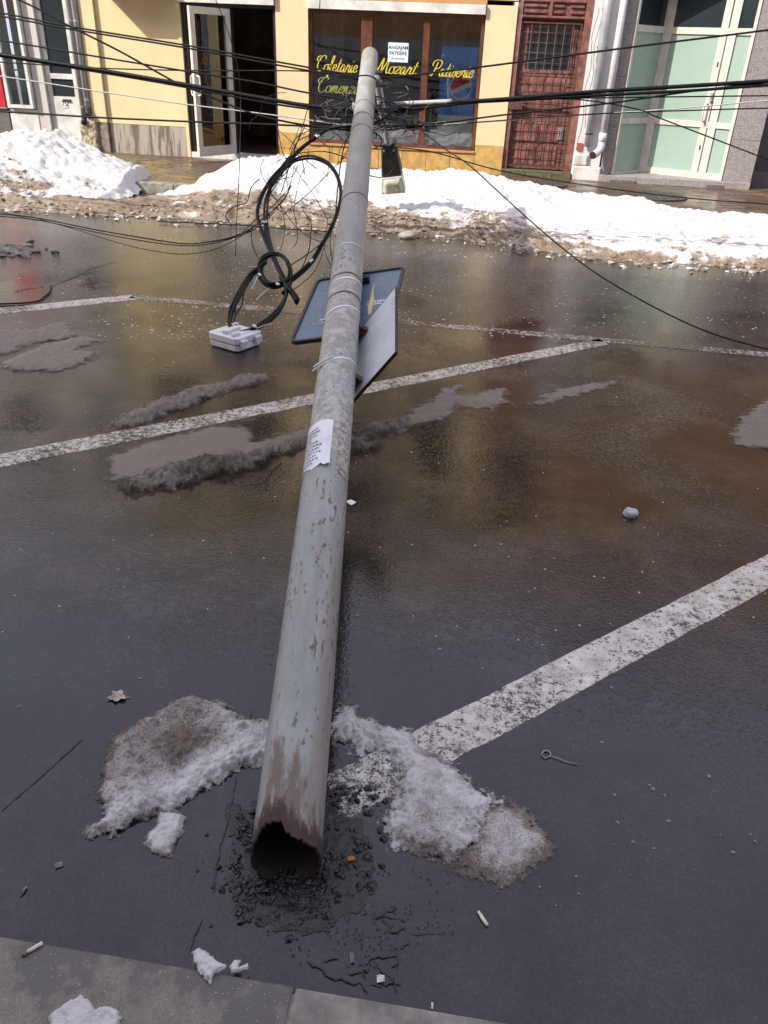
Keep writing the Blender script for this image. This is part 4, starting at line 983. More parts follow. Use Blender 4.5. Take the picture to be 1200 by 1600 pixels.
# =================================================================== fallen pole
PA = Vector((-.3118, 1.063, .0775)); PB = Vector((-1.335, 8.40, 1.585))
AX = (PB-PA).normalized(); PL = (PB-PA).length; RAD = .0775
E1 = (Vector((1, 0, 0))-AX*AX.x).normalized(); E2 = E1.cross(AX)      # right, up across the pole
if E2.z < 0: E2 = -E2
pole = thing('street_lamp_pole', 'fallen grey steel street lamp pole with rusty broken foot lying across the road', 'lamp pole', PA)
rot = Matrix((-E1, E2, AX)).transposed()      # local x runs to the left of the pole
def PP(s, a, r=RAD): return PA+AX*s+(E1*math.cos(a)+E2*math.sin(a))*r    # point on the shaft: a = 90 deg is the upper side
b = B(); na = 96; rim = []
S = list(np.r_[0, .004, .012, .025, .04, .06, .09, .13, .2, np.linspace(.3, PL, 70)])
def bite(a):
    up = (math.degrees(a)+360) % 360
    # jagged, rotted edge: bitten back on the upper left, less on the right, closed below
    base = np.interp(up, [0, 30, 55, 75, 88, 96, 112, 135, 160, 180, 215, 270, 330, 360], [.02, .03, .045, .05, .06, .098, .105, .085, .045, .018, .004, .0, .008, .02])
    return max(0., float(base)*.66+.008*float(fbm(np.array(a*5.), np.array(.3), 3, 77))+.010*abs(float(fbm(np.array(a*14.), np.array(.7), 3, 78)))+random.uniform(-.0015, .0015))
Bt = [bite(2*math.pi*j/na) for j in range(na)]
def rad(s): return RAD if s < 5.42 else RAD*.965
for s in S:
    for j in range(na):
        a = 2*math.pi*j/na; ss = s+Bt[j]*max(0, 1-s/.45)
        wob = 1+.03*float(fbm(np.array(a*3.), np.array(ss*8), 2, 5))*max(0, 1-ss/.15)
        b.v.append((-math.cos(a)*rad(s)*wob, math.sin(a)*rad(s)*wob, ss)); rim.append((max(0., 1-(ss-Bt[j])/.085) if s < .2 else 0.)+(.9 if math.sin(a) < -.55 and s < .05 else 0))
for i in range(len(S)-1):
    for j in range(na): b.f.append((i*na+j, i*na+(j+1) % na, (i+1)*na+(j+1) % na, (i+1)*na+j))
# inner wall of the tube
o0 = len(b.v)
IS = [0, .03, .1, .3, .8]
for i, s in enumerate(IS):
    for j in range(na):
        a = 2*math.pi*j/na; ss = s+Bt[j]*max(0, 1-s/.45); r = RAD-.005-.002*random.random()*(i == 0)
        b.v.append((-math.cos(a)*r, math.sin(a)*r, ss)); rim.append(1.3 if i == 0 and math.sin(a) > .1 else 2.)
for i in range(len(IS)-1):
    for j in range(na): b.f.append((o0+i*na+j, o0+(i+1)*na+j, o0+(i+1)*na+(j+1) % na, o0+i*na+(j+1) % na))
for j in range(na): b.f.append((j, o0+j, o0+(j+1) % na, (j+1) % na))
b.f.append(tuple(o0+(len(IS)-1)*na+j for j in range(na)))
# rounded end cap
nl = (len(S)-1)*na; prev = nl
for k2, (rr, dz) in enumerate(((.94, .012), (.75, .026), (.4, .034))):
    o1 = len(b.v)
    for j in range(na):
        a = 2*math.pi*j/na; b.v.append((-math.cos(a)*RAD*.965*rr, math.sin(a)*RAD*.965*rr, PL+dz)); rim.append(0.)
    for j in range(na): b.f.append((prev+j, prev+(j+1) % na, o1+(j+1) % na, o1+j))
    prev = o1
b.f.append(tuple(prev+j for j in range(na)))
b.at['rim'] = rim
me = bpy.data.meshes.new('shaft'); me.from_pydata(b.v, [], b.f); a_ = me.attributes.new('rim', 'FLOAT', 'POINT'); a_.data.foreach_set('value', np.array(rim, np.float32))
me.materials.append(M['pole']); me.polygons.foreach_set('use_smooth', [True]*len(me.polygons))
sh = bpy.data.objects.new('shaft', me); C.objects.link(sh); sh.parent = pole; sh.rotation_mode = 'QUATERNION'; sh.rotation_quaternion = rot.to_quaternion()
def s_of(py):        # distance along the pole whose axis shows at photo row py
    lo, hi = 0., PL
    for _ in range(40):
        m = (lo+hi)/2; c = CM.T @ (np.array(PA+AX*m)-np.array([0, 0, CAMH])); y = 800+FPX*c[1]/c[2]
        if y > py: lo = m
        else: hi = m
    return lo
def ring(s, r, w, t, name, mat, tilt=(0, 0), smooth=True, label=None):
    b = B(); n = 40
    for j in range(n):
        a = 2*math.pi*j/n; ds = tilt[0]*math.cos(a)+tilt[1]*math.sin(a)
        for dr, dw in ((0, -w), (t, -w), (t, w), (0, w)): b.v.append(tuple(PP(s+ds+dw, a, r+dr)))
    for j in range(n):
        for k in range(4): b.f.append((j*4+k, j*4+(k+1) % 4, ((j+1) % n)*4+(k+1) % 4, ((j+1) % n)*4+k))
    return obj(name, b, mat, pole)
ring(s_of(210), RAD-.002, .035, .006, 'collar', 'pole')
for py, tl, pulls in ((582, .03, [(488, 580), (500, 572), (520, 562)]), (500, .03, [(497, 508), (512, 503), (525, 497)]), (455, .02, [(520, 458), (540, 462), (548, 458)]), (400, .015, None)):
    s = s_of(py); ti = ring(s, RAD-.001, .007 if py > 420 else .004, .003, 'cable_tie', 'tie', (tl, -.02))
    if pulls:
        d0 = (PP(s, 2.2)-Vector((0, 0, CAMH))).length
        for k2 in (0, 1):
            pts = [Vector((0, 0, CAMH))+Vector(ray(px+k2*1.5, py2-k2*6)).normalized()*(d0-.03) for px, py2 in pulls]
            b = B(); b.tube(cr(pts, 5), .0042, 6); obj('tie_tail', b, 'tie', ti, smooth=True)
for py in (457, 488): ring(s_of(py)+.06, RAD-.0015, .008, .0022, 'rust_band', 'rust', (.01, -.01))
ring(s_of(320), RAD-.001, .003, .003, 'wire_loop', 'black', (.02, -.02))
# clamps near the top
b = B()
for (px, py, w, h, dd) in ((557, 166, .055, .07, -.10), (571, 186, .065, .05, -.12)):
    s = s_of(py); c = Vector((0, 0, CAMH))+Vector(ray(px, py)); d = Vector(ray(px, py)).normalized()
    dist = (PA+AX*s-Vector((0, 0, CAMH))).length+dd; c = Vector((0, 0, CAMH))+d*dist
    b.obox(c, E1*w/2+AX*.01, AX*h/2-E1*.008, E2*.02)
obj('cable_clamp', b, 'steel', pole, bevel=.006)
for py in (172, 192): ring(s_of(py), RAD*.965, .012, .006, 'clamp_band', 'galv')
# arm and lamp head hanging off the right side of the top
HD = 8.85
def RY(px, py, Y): return F(px, py, Y)
at_ = PP(s_of(128), 0.2)
arm = [at_, RY(590, 123, 8.25), RY(596, 165, 8.45), RY(603, 200, 8.6), RY(607, 224, 8.7)]
b = B(); b.tube(cr(arm, 6), .036, 12); armo = obj('lamp_arm', b, 'galv', pole, smooth=True)
hp = cr([RY(558, 168, 7.6), RY(560, 155, 7.7), RY(570, 140, 7.9), RY(585, 133, 8.1), RY(606, 133, 8.2)], 6)
b = B(); b.tube(hp, .024, 8); obj('conduit', b, 'dkgrey', pole, smooth=True)
b = B(); s = s_of(120); b.obox(PP(s, .15, RAD+.02), E1*.03, AX*.045, E2*.03); obj('arm_bracket', b, 'lamp_black', pole, bevel=.006)
tl_, tr_, br_, bl_ = RY(595, 226, 8.72), RY(617, 224, 8.72), RY(634, 302, 8.98), RY(596, 304, 8.98)
mL, mR = tl_.lerp(bl_, .66), tr_.lerp(br_, .64)
nrm = (tr_-tl_).cross(bl_-tl_).normalized()
if nrm.y > 0: nrm = -nrm
b = B(); b.prism([tl_, tr_, mR, mL], -nrm*.13); lh = obj('lamp_head', b, 'lamp_black', pole, bevel=.02, label='black street lamp head resting on the snow')
b = B(); g = .012; b.prism([mL+nrm*.01, mR+nrm*.01, br_+nrm*.01, bl_+nrm*.01], -nrm*.12); obj('lamp_rim', b, 'steelwhite', lh, bevel=.015)
cx = (mL+mR+br_+bl_)/4
b = B(); pts = [cx+(p-cx)*.86+nrm*.012 for p in (mL, mR, br_, bl_)]; pts2 = [cx+(p-cx)*.62+nrm*.055 for p in (mL, mR, br_, bl_)]
b.add(pts+pts2, [(4, 5, 6, 7)]+[(i, (i+1) % 4, 4+(i+1) % 4, 4+i) for i in range(4)]); obj('lens', b, 'lens', lh, bevel=.02)
b = B()
for p in (tl_.lerp(tr_, .25).lerp(bl_, .12), tl_.lerp(tr_, .8).lerp(br_, .12)): b.tube([p-nrm*.01, p+nrm*.012], .012, 8)
obj('screw', b, 'steel', lh)
# paper notice glued round the left upper side of the pole
pn = thing('paper_notice', 'torn white printed notice glued round the middle of the fallen pole', 'notice', PP(s_of(720), math.pi*.7))
def wrap(s0, s1, a0, a1, r, ns=24, na2=24, curl=None, ragged=0.):
    b = B()
    for i in range(ns+1):
        for j in range(na2+1):
            u_ = i/ns; v_ = j/na2; a = a0+(a1-a0)*v_; s = s0+(s1-s0)*u_
            if ragged and i == 0: s += ragged*float(fbm(np.array(v_*9.), np.array(1.), 3, 91))
            rr = r+.0006*math.sin(u_*31+v_*11)
            if curl: rr += curl*max(0, 1-u_*5)*max(0, 1-v_*3)
            b.v.append(tuple(PP(s, a, rr)))
    for i in range(ns):
        for j in range(na2): b.f.append((i*(na2+1)+j, i*(na2+1)+j+1, (i+1)*(na2+1)+j+1, (i+1)*(na2+1)+j))
    return b
sa, sb = s_of(757), s_of(683)
obj('sheet', wrap(sa, sb, math.radians(78), math.radians(178), RAD+.0016, ragged=.02, curl=.012), 'paper', pn, smooth=True)
b = B()
for i in range(11):
    s = sa+(sb-sa)*(.10+.8*i/11)
    a = math.radians(172); a1 = math.radians(random.uniform(100, 135))
    while a > a1:
        wd = math.radians(random.uniform(3, 9)); nseg = 2; hgt = .0042
        for k2 in range(nseg):
            aa = a-wd*k2/nseg; ab = a-wd*(k2+1)/nseg
            b.add([PP(s-hgt, aa, RAD+.0032), PP(s-hgt, ab, RAD+.0032), PP(s+hgt, ab, RAD+.0032), PP(s+hgt, aa, RAD+.0032)], [(0, 1, 2, 3)])
        a -= wd+math.radians(random.uniform(1.5, 3.5))
obj('lettering', b, plain('grey_ink', (.16, .16, .18), .8), pn)
b = wrap(sa-.03, sb+.04, math.radians(20), math.radians(60), RAD+.0012, ragged=.05)
tp = k = N('weathered_paper_shreds'); w_ = k.noise(60, 5, .75, k.co((1, 1, .5)))
k.set(Base_Color=k.mix(k.rng(w_, .42, .58), (.46, .43, .38), (.20, .18, .155)), Roughness=.85, Normal=k.bump(w_, .004, .6))
obj('paper_shred', b, k.m, pole, smooth=True)

# =================================================================== road signs bolted under the pole
def sign(label, corners, mat, rimmat, r=.04, th=.004, brackets=(), name='road_sign', sticker=None, rimw=.012, lip=.012):
    tl2, tr2, br2, bl2 = corners; cc = (tl2+tr2+br2+bl2)/4; u = ((tr2-tl2)+(br2-bl2)).normalized(); v = ((tl2-bl2)+(tr2-br2)); v = (v-u*v.dot(u)).normalized()
    w = ((tr2-tl2).length+(br2-bl2).length)/4; h = ((tl2-bl2).length+(tr2-br2).length)/4; n = u.cross(v)
    t = thing(name, label, 'road sign', cc)
    def outl(w, h, r):
        pts = []
        for sx, sy, a0 in ((1, 1, 0), (-1, 1, 90), (-1, -1, 180), (1, -1, 270)):
            for k2 in range(6):
                a = math.radians(a0+k2*18); pts.append(cc+u*(sx*(w-r)+r*math.cos(a))+v*(sy*(h-r)+r*math.sin(a)))
        return pts
    b = B(); b.prism([p-n*th for p in outl(w, h, r)], n*th*2); obj('panel', b, mat, t)
    P = outl(w+.002, h+.002, r+.002); Q = outl(w-rimw, h-rimw, max(.004, r-rimw)); b = B(); k2 = len(P)
    b.v = [tuple(p+n*max(lip, .0048)) for p in P]+[tuple(p+n*max(lip, .0048)) for p in Q]+[tuple(p-n*.008) for p in P]+[tuple(p+n*.0045) for p in Q]
    for i in range(k2):
        j = (i+1) % k2; b.f += [(i, j, k2+j, k2+i), (2*k2+i, 2*k2+j, j, i), (k2+i, k2+j, 3*k2+j, 3*k2+i)]
    obj('rim', b, rimmat, t)
    return t, cc, u, v, n, w, h
def onplane(px, py, c, n):
    d = Vector(ray(px, py)); o = Vector((0, 0, CAMH)); return o+d*((c-o).dot(n)/d.dot(n))
# first sign: broad, nearly level across, its middle behind the pole at row 485
s1 = s_of(487); ph = math.radians(13); W1 = E1*math.cos(ph)+E2*math.sin(ph); N1 = (AX.cross(W1)).normalized()
if N1.z < 0: N1 = -N1
c1 = PA+AX*s1-N1*(RAD+.02)
P1 = [onplane(px, py, c1, N1) for px, py in ((489, 443), (622, 418), (618, 520), (462, 533))]
t1, cc, u, v, n, w, h = sign('blue-grey back of a rounded road sign showing on both sides of the pole', P1, 'sign_back', 'rubber', .035)
if n.dot(N1) < 0: n = -n
q = onplane(590, 474, cc, N1); vv, ff = fontmesh('EMERC', .035); b = B(); b.add([q+N1*.0052-u*p.x+v*p.y for p in vv], ff); b.obox(q+N1*.005-v*.014, u*.05, v*.004, N1*.0005); obj('sticker', b, 'white', t1)
q = onplane(575, 490, cc, N1)
pts = [onplane(px, py, cc, N1)+N1*.0058 for px, py in ((587, 441), (584, 455), (585, 470), (580, 492), (576, 494), (575, 485), (579, 465), (583, 450))]
b = B(); b.add(pts, [tuple(range(len(pts)))]); obj('paint_smear', b, plain('dried_cream_smear', (.68, .55, .28), .8), t1)
b = B(); q = onplane(500, 503, cc, N1)
for i in range(6): b.obox(q+N1*.0052+u*random.uniform(-.03, .03)+v*random.uniform(-.02, .03), u*random.uniform(.003, .012), v*.003, N1*.0005)
obj('sticker', b, 'white', t1)
b = B(); b.obox(onplane(573, 443, cc, N1)+N1*.02, u*.018, v*.014, N1*.018); obj('bracket', b, 'rubber', t1)
# second sign: turned up steeply on the right of the pole
s2 = s_of(563); ph = math.radians(53); W2 = E1*math.cos(ph)+E2*math.sin(ph); N2 = (AX.cross(W2)).normalized()
if N2.dot(Vector((0, 0, CAMH))-(PA+AX*s2)) < 0: N2 = -N2
c2 = PA+AX*s2-N2*(RAD+.03)+W2*.02
tr2 = onplane(621, 447, c2, N2); br2 = onplane(617, 553, c2, N2)
ctr = c2+W2*0
hw = ((tr2+br2)/2-ctr).dot(W2)
P2 = [tr2-W2*2*hw, tr2, br2, br2-W2*2*hw]
t2, cc2, u2, v2, n2, w2, h2 = sign('pale grey back of a sharp-cornered road sign tilted up right of the pole', P2, 'sign_back2', 'rubber', .006, rimw=.0025, lip=.004)
for px, py in ((573, 520), (565, 598)):
    q = onplane(px, py, cc2, N2)
    b = B(); b.obox(q+N2*.012-W2*.025, W2*.045, AX*.014, N2*.004); b.obox(q+N2*.03+W2*.012, W2*.004, AX*.016, N2*.022); b.obox(q+N2*.03-W2*.02, W2*.02, AX*.010, N2*.012); b.tube([q+N2*.014, q+N2*.05], .005, 6); obj('bracket', b, 'rust', t2, bevel=.002)

# =================================================================== junction box on the road
JX = [G(332, 532, .02), G(372, 553, .0), G(412, 537, .0), G(372, 519, .02)]
jc = G(371, 537, .0); ju = (G(412, 538, .03)-G(371, 553, .03)); jl = ju.length; ju.normalize(); jv = Vector((-ju.y, ju.x, 0))
jd = abs((G(332, 532, .05)-G(371, 548, .05)).dot(jv))
o_ = G(371, 553, .0)+jv*.0
jb = thing('junction_box', 'white plastic cable junction box with latches lying on the asphalt under the coil', 'junction box', jc)
cj = o_+ju*jl/2+jv*jd/2
def rbox(z0, z1, gx, gy, r=.03):
    pts = []
    for sx, sy, a0 in ((1, 1, 0), (-1, 1, 90), (-1, -1, 180), (1, -1, 270)):
        for k2 in range(5):
            a = math.radians(a0+k2*22.5); pts.append(Vector((cj.x, cj.y, z0))+ju*(sx*(jl/2+gx-r)+r*math.cos(a))+jv*(sy*(jd/2+gy-r)+r*math.sin(a)))
    b = B(); b.prism(pts, (0, 0, z1-z0)); return b
obj('base', rbox(.006, .042, -.004, -.004), 'white_plastic', jb, bevel=.006); obj('seal', rbox(.042, .048, -.009, -.009), 'ltgrey', jb)
ld = obj('lid', rbox(.048, .088, 0, 0), 'white_plastic', jb, bevel=.004)
obj('lid_panel', rbox(.0882, .093, -.045, -.045, .02), 'white_plastic', ld, bevel=.003)
b = B(); cj3 = Vector((cj.x, cj.y, 0))
for sx in (-.33, -.22, .22, .33):
    b2 = B(); c = cj3+ju*(sx*jl)-jv*(jd/2+.008)+Vector((0, 0, .05)); b2.obox(c, ju*.013, jv*.010, Vector((0, 0, .022))); b2.obox(c-jv*.008+Vector((0, 0, .012)), ju*.009, jv*.008, Vector((0, 0, .006))); obj('latch', b2, 'white_plastic', jb, bevel=.002)
for sx in (-.4, -.25, .25, .4):
    b2 = B(); c = cj3+ju*(sx*jl*.9)+jv*(jd*.28*(1 if sx > 0 else -1))+Vector((0, 0, .1)); b2.obox(c, ju*.009, jv*.016, Vector((0, 0, .009))); obj('hinge_lug', b2, 'white_plastic', ld, bevel=.002)
b = B(); b.obox(cj3-ju*(jl*.08)+jv*.01+Vector((0, 0, .101)), ju*.06, jv*.022, Vector((0, 0, .01))); obj('cable_gland', b, 'white_plastic', ld, bevel=.004)

# =================================================================== cable coil
YJ = cj.y
def CY(py): return float(np.interp(py, [150, 195, 520], [7.3, 7.1, YJ]))
def CP(px, py, dy=0.): return F(px, py, CY(py)+dy)
coil = thing('cable_coil', 'big looped coil of black cables hanging from the pole down to the white box', 'cable coil', CP(430, 440))
def bundle(pts, n, r, spread, k=9, name='cable_bundle', mat='black', dy=0.):
    P = cr([CP(*p, dy=dy) for p in pts], k); L = len(P)
    for j in range(n):
        a = 2*math.pi*j/n+random.random(); ph = random.uniform(0, 6.28); fr_ = random.uniform(1., 2.2); Q = []
        for i, p in enumerate(P):
            t = (P[min(i+1, L-1)]-P[max(i-1, 0)]).normalized(); s1_ = t.cross(Vector((0, 1, 0)))
            s1_ = s1_.normalized() if s1_.length > 1e-3 else Vector((1, 0, 0)); s2_ = s1_.cross(t)
            w = spread*(.65+.6*math.sin(fr_*i/L*6.28+ph)); Q.append(p+s1_*math.cos(a)*w+s2_*math.sin(a)*w)
        b = B(); b.tube(Q, r*random.uniform(.8, 1.15), 7); obj(name, b, mat, coil, smooth=True)
cc8 = lambda pts: [(380+x/5.517, 190+y/5.517) for x, y in pts]
c66 = lambda pts: [(320+x/6.667, 360+y/6.667) for x, y in pts]
bundle([(614, 172), (602, 184), (585, 192), (560, 196), (536, 198)]+cc8([(740, 65), (640, 125), (500, 230), (400, 335), (270, 470), (190, 590), (140, 720), (130, 820), (165, 950), (240, 1130), (300, 1265), (360, 1380), (420, 1480), (462, 1556)]), 3, .0092, .011)
bundle(cc8([(420, 310), (340, 400), (250, 520), (205, 640), (185, 760), (190, 880), (220, 1020), (265, 1150), (310, 1270), (365, 1390), (430, 1480), (466, 1550), (440, 1500), (380, 1410)]), 3, .008, .016)
bundle(cc8([(240, 560), (330, 440), (420, 355), (510, 322), (610, 318), (720, 365), (800, 460), (840, 590), (830, 720), (770, 900), (690, 1050), (600, 1200), (480, 1315), (380, 1378), (300, 1400), (220, 1400), (160, 1340), (140, 1260), (190, 1180), (280, 1140), (360, 1180), (410, 1280), (400, 1400), (340, 1480)]), 4, .0078, .014)
ring_px = [(270+128*math.cos(a), 1278+132*math.sin(a)) for a in np.linspace(0, 12.4, 30)]
bundle(cc8(ring_px), 3, .006, .018)
bundle(c66([(640, 330), (560, 400), (480, 470), (370, 640), (290, 800), (262, 930), (275, 1040), (300, 1078), (380, 1062), (480, 1030), (570, 985), (690, 910), (790, 800), (850, 660), (830, 560), (790, 480)]), 5, .0066, .013)
bundle(c66([(470, 500), (390, 680), (340, 820), (300, 960), (290, 1075)]), 2, .006, .014)
# white wraps
for pts in (cc8([(600, 1190), (585, 1200), (575, 1215)]), cc8([(290, 1395), (300, 1405), (312, 1402)]), cc8([(165, 860), (190, 868), (205, 862)]), c66([(510, 990), (525, 1000), (540, 1000)]), cc8([(630, 118), (645, 130), (652, 122)]), c66([(565, 455), (575, 465), (585, 470)])):
    b = B(); b.tube(cr([CP(*p, dy=-.04) for p in pts], 3), .009, 7); obj('tape_wrap', b, 'tie', coil, smooth=True)
for pts in (c66([(670, 600), (600, 660), (540, 718)]), c66([(550, 480), (520, 550), (485, 605)]), c66([(540, 1020), (620, 990), (695, 968)]), c66([(455, 378), (500, 376), (545, 374)])):
    b = B(); b.tube(cr([CP(*p, dy=-.03) for p in pts], 4), .003, 5); obj('tie_tail', b, 'tie', coil, smooth=True)
# thin stray wires of the tangle
stray = [cc8([(430, 380), (500, 480), (580, 590), (660, 720), (730, 850)]), cc8([(990, 180), (880, 300), (700, 480), (560, 620), (430, 730), (340, 800)]),
         cc8([(245, 620), (300, 700), (345, 800), (355, 900), (350, 1000), (320, 1110)]), cc8([(380, 380), (375, 500), (400, 640), (440, 800), (465, 940), (460, 1040), (430, 1085)]),
         cc8([(240, 620), (330, 740), (450, 900), (560, 990), (650, 1030), (730, 1080)]), cc8([(180, 325), (150, 390), (165, 470), (205, 545), (250, 640)]),
         cc8([(290, 360), (300, 340), (360, 320), (420, 318)]), cc8([(440, 380), (400, 560), (300, 680), (210, 765), (100, 850), (0, 950)]),
         cc8([(470, 275), (560, 262), (700, 258), (830, 290), (930, 340), (990, 400)]), cc8([(830, 430), (850, 330), (900, 250), (960, 230), (1010, 290), (990, 480), (920, 640), (840, 740), (770, 880), (740, 960)]),
         cc8([(840, 580), (920, 470), (980, 350), (940, 280)]), cc8([(820, 360), (830, 260), (870, 180), (950, 110), (1010, 95)]), cc8([(730, 850), (715, 960), (700, 1060), (720, 1170), (770, 1260)]),
         cc8([(755, 960), (750, 1080), (768, 1180), (772, 1250)]), cc8([(70, 910), (75, 1040), (110, 1140), (160, 1210)]), cc8([(690, 1040), (560, 1140), (410, 1240)]),
         cc8([(290, 20), (320, 180), (345, 280), (390, 330)]), cc8([(300, 70), (430, 190), (540, 330), (640, 410)]), cc8([(540, 20), (480, 150), (420, 270), (330, 470), (220, 640)]), cc8([(490, 20), (440, 180), (400, 310)]),
         cc8([(420, 370), (330, 480), (200, 560), (110, 700)]), cc8([(470, 380), (420, 470), (320, 500), (250, 560)]), cc8([(400, 1470), (500, 1400), (600, 1310), (660, 1200), (700, 1080)])]
for i in range(8):
    a = random.uniform(0, 6.28); px, py = random.gauss(455, 40), random.gauss(270, 45); q = [(px, py)]
    for k2 in range(5): a += random.uniform(-.9, .9); px += math.cos(a)*random.uniform(12, 30); py += math.sin(a)*random.uniform(12, 30); q.append((px, py))
    stray.append(q)
for i, p in enumerate(stray):
    b = B(); b.tube(cr([CP(*q, dy=random.uniform(-.12, .1)) for q in p], 6), random.choice((.0025, .003, .004)), 5); obj('loose_wire', b, 'black', coil, smooth=True)

# =================================================================== overhead cables across the street
CG = 'cables strung along the street and dragged down by the pole'
def cable(label, pts, r, mat='black', Y=None, name='overhead_cable', lie=None):
    P = []
    for p in pts:
        if lie is not None: P.append(G(p[0], p[1], lie))
        else:
            yy = p[2] if len(p) > 2 else (Y if Y else 7.7)
            P.append(F(p[0], p[1], yy))
    Q = cr(P, 7); b = B(); b.tube(Q, r, 7); return tagit(obj(name, b, mat, smooth=True), label, 'cable', CG)
cable('medium black cable running steeply down from the top left corner to the pole clamps', [(-200, -100), (30, 0), (107, 40), (187, 80), (277, 130), (310, 143), (397, 178), (480, 196), (548, 204)], .0085)
cable('upper of the two close thin cables crossing the yellow wall high up', [(-300, -35), (0, 20), (107, 41), (280, 69), (397, 90), (480, 105), (560, 119)], .0075)
cable('lower of the two close thin cables crossing the yellow wall high up', [(-300, -28), (0, 25), (110, 45.5), (280, 73), (397, 95), (480, 110), (560, 124)], .0075)
cable('black cable crossing the open door handle height, above the thick black one', [(-300, 16), (0, 63), (143, 87), (283, 110), (397, 128), (470, 143), (560, 160), (595, 168)], .0075)
cable('thickest black cable coming in from the left edge', [(-300, 35), (0, 85), (143, 107.5), (283, 131), (397, 151), (480, 165), (560, 171), (640, 175)], .017)
cable('black cable hugging the underside of the thickest left cable', [(-300, 44), (0, 88), (143, 111), (283, 135), (397, 157), (480, 170), (560, 177)], .0085)
cable('thin level wire passing behind the thick cable on the yellow wall', [(-300, 80), (0, 97), (143, 106), (283, 110), (397, 110.5), (470, 111), (558, 117)], .0055)
cable('pale thin wire on the left, between the thick cable and the lowest one', [(-300, 75), (0, 119), (143, 141), (283, 162), (397, 176), (500, 190), (545, 197)], .0055, 'ltgrey')
cable('lowest nearly level black cable crossing the open glass door', [(-300, 160), (0, 174), (143, 183), (283, 189.5), (397, 193.5), (480, 197), (548, 199)], .0085)
cable('topmost black cable on the right, rising over the maroon door window', [(590, 123), (660, 115.5), (780, 101), (1000, 72), (1200, 47), (1500, 8)], .008)
cable('thickest black cable leaving to the right across the frosted door', [(700, 160), (780, 155.5), (934, 143), (1074, 134.5), (1200, 126.5), (1500, 105)], .016)
cable('pale grey spliced sleeve joining the clamps to the thick right cable', [(612, 163), (640, 161.5), (706, 158.5)], .019, 'ltgrey')
cable('thick black cable just below the thickest one on the right', [(575, 172), (640, 171), (700, 164), (780, 157), (934, 149), (1074, 142), (1200, 133), (1500, 112)], .012)
cable('black cable on the right that climbs from below to meet the thick pair', [(585, 199), (660, 196), (780, 180.5), (955, 161), (1074, 143.5), (1200, 128.5), (1500, 92)], .0075)
cable('pale thin wire on the right crossing the door handle of the frosted entrance', [(585, 200), (700, 194), (780, 189), (902, 180), (1042, 171), (1200, 157), (1500, 130)], .005, 'ltgrey')
cable('thin level dark wire on the right just under the thick cables', [(640, 166), (760, 160), (885, 154), (1040, 151.5), (1200, 149.5), (1500, 145)], .0055)
cable('thin dark wire on the right running level below the pale one', [(600, 203), (780, 188.5), (950, 177), (1080, 172.5), (1200, 169), (1500, 163)], .0055)
cable('thin sagging wire that drops from the pole top to the lower right of the road', [(633, 183, 7.7), (690, 229, 7.2), (733, 258, 6.9), (790, 310, 6.5), (867, 378, 6.0), (950, 439, 5.4), (1080, 508, 4.9), (1200, 546, 4.6), (1400, 590, 4.2)], .0048)
cable('thin wire slanting down across the lower half of the frosted entrance', [(650, 172), (760, 158), (895, 155), (997, 171), (1032, 185), (1196, 248), (1400, 330)], .0055)
cable('low slack wire skimming the snow bank and pavement at right', [(583, 228, 7.9), (673, 237, 8.2), (783, 267, 8.4), (920, 290, 8.5), (1060, 308, 8.5), (1200, 319, 8.5), (1400, 330, 8.5)], .0055)
cable('upper of the slack black cables sweeping low over the far left road', [(-100, 325, 7.2), (0, 334, 7.1), (60, 341, 7.0), (150, 359, 6.8), (250, 376, 6.6), (293, 381, 6.5), (333, 377, 6.4), (367, 369, 6.4), (398, 353, 6.4), (440, 316, 6.4), (455, 290, 6.4)], .0052)
cable('lower of the slack black cables sweeping low over the far left road', [(-100, 332, 7.1), (0, 338, 7.0), (60, 344, 6.9), (150, 363, 6.7), (240, 379, 6.55), (300, 384, 6.4), (350, 376, 6.3), (398, 358, 6.3), (430, 330, 6.3)], .0042)
cable('thinnest slack wire looping lowest over the far left road', [(60, 342, 6.9), (113, 357, 6.8), (187, 380, 6.5), (240, 392, 6.3), (290, 397, 6.2), (340, 388, 6.2), (390, 360, 6.2), (420, 330, 6.2)], .003)
cable('thin wire lying along the dirty foot of the long snow bank', [(247, 346), (320, 349), (398, 353), (450, 358), (520, 362)], .006, lie=.02)
cable('thin wire curled on the asphalt at the far left edge of the road', [(-40, 478), (0, 475), (53, 472), (70, 463), (78, 455), (80, 446)], .006, lie=.008)
cable('very thin vertical wire hanging in front of the open doorway', [(337, 0, 7.3), (355, 45, 7.3), (372, 110, 7.25), (376, 170, 7.2), (374, 260, 6.9), (370, 340, 6.6), (368, 400, 6.3)], .0035)
cable('thin wire curving down inside the shop window towards the pole', [(500, 0, 7.4), (497, 60, 7.4), (490, 120, 7.4), (478, 180, 7.4), (455, 250, 7.2), (440, 300, 7.0)], .004)
b = B()
for i in range(48):          # twisted hooks, spare ends and ferrules bunched at the clamps
    px = random.uniform(520, 660); py = random.uniform(150, 205); P = []
    a = random.uniform(0, 6.28)
    for k2 in range(5):
        P.append(F(px, py, 7.5+random.uniform(-.1, .25))); a += random.uniform(-1.1, 1.1); px += math.cos(a)*random.uniform(8, 20); py += math.sin(a)*random.uniform(3, 10)
    b.tube(cr(P, 5), random.choice((.004, .005, .007)), 5)
tagit(obj('wire_tangle', b, 'dkgrey', smooth=True, kind='stuff'), 'knot of grey wires and spare ends around the clamps at the pole top', 'wires')
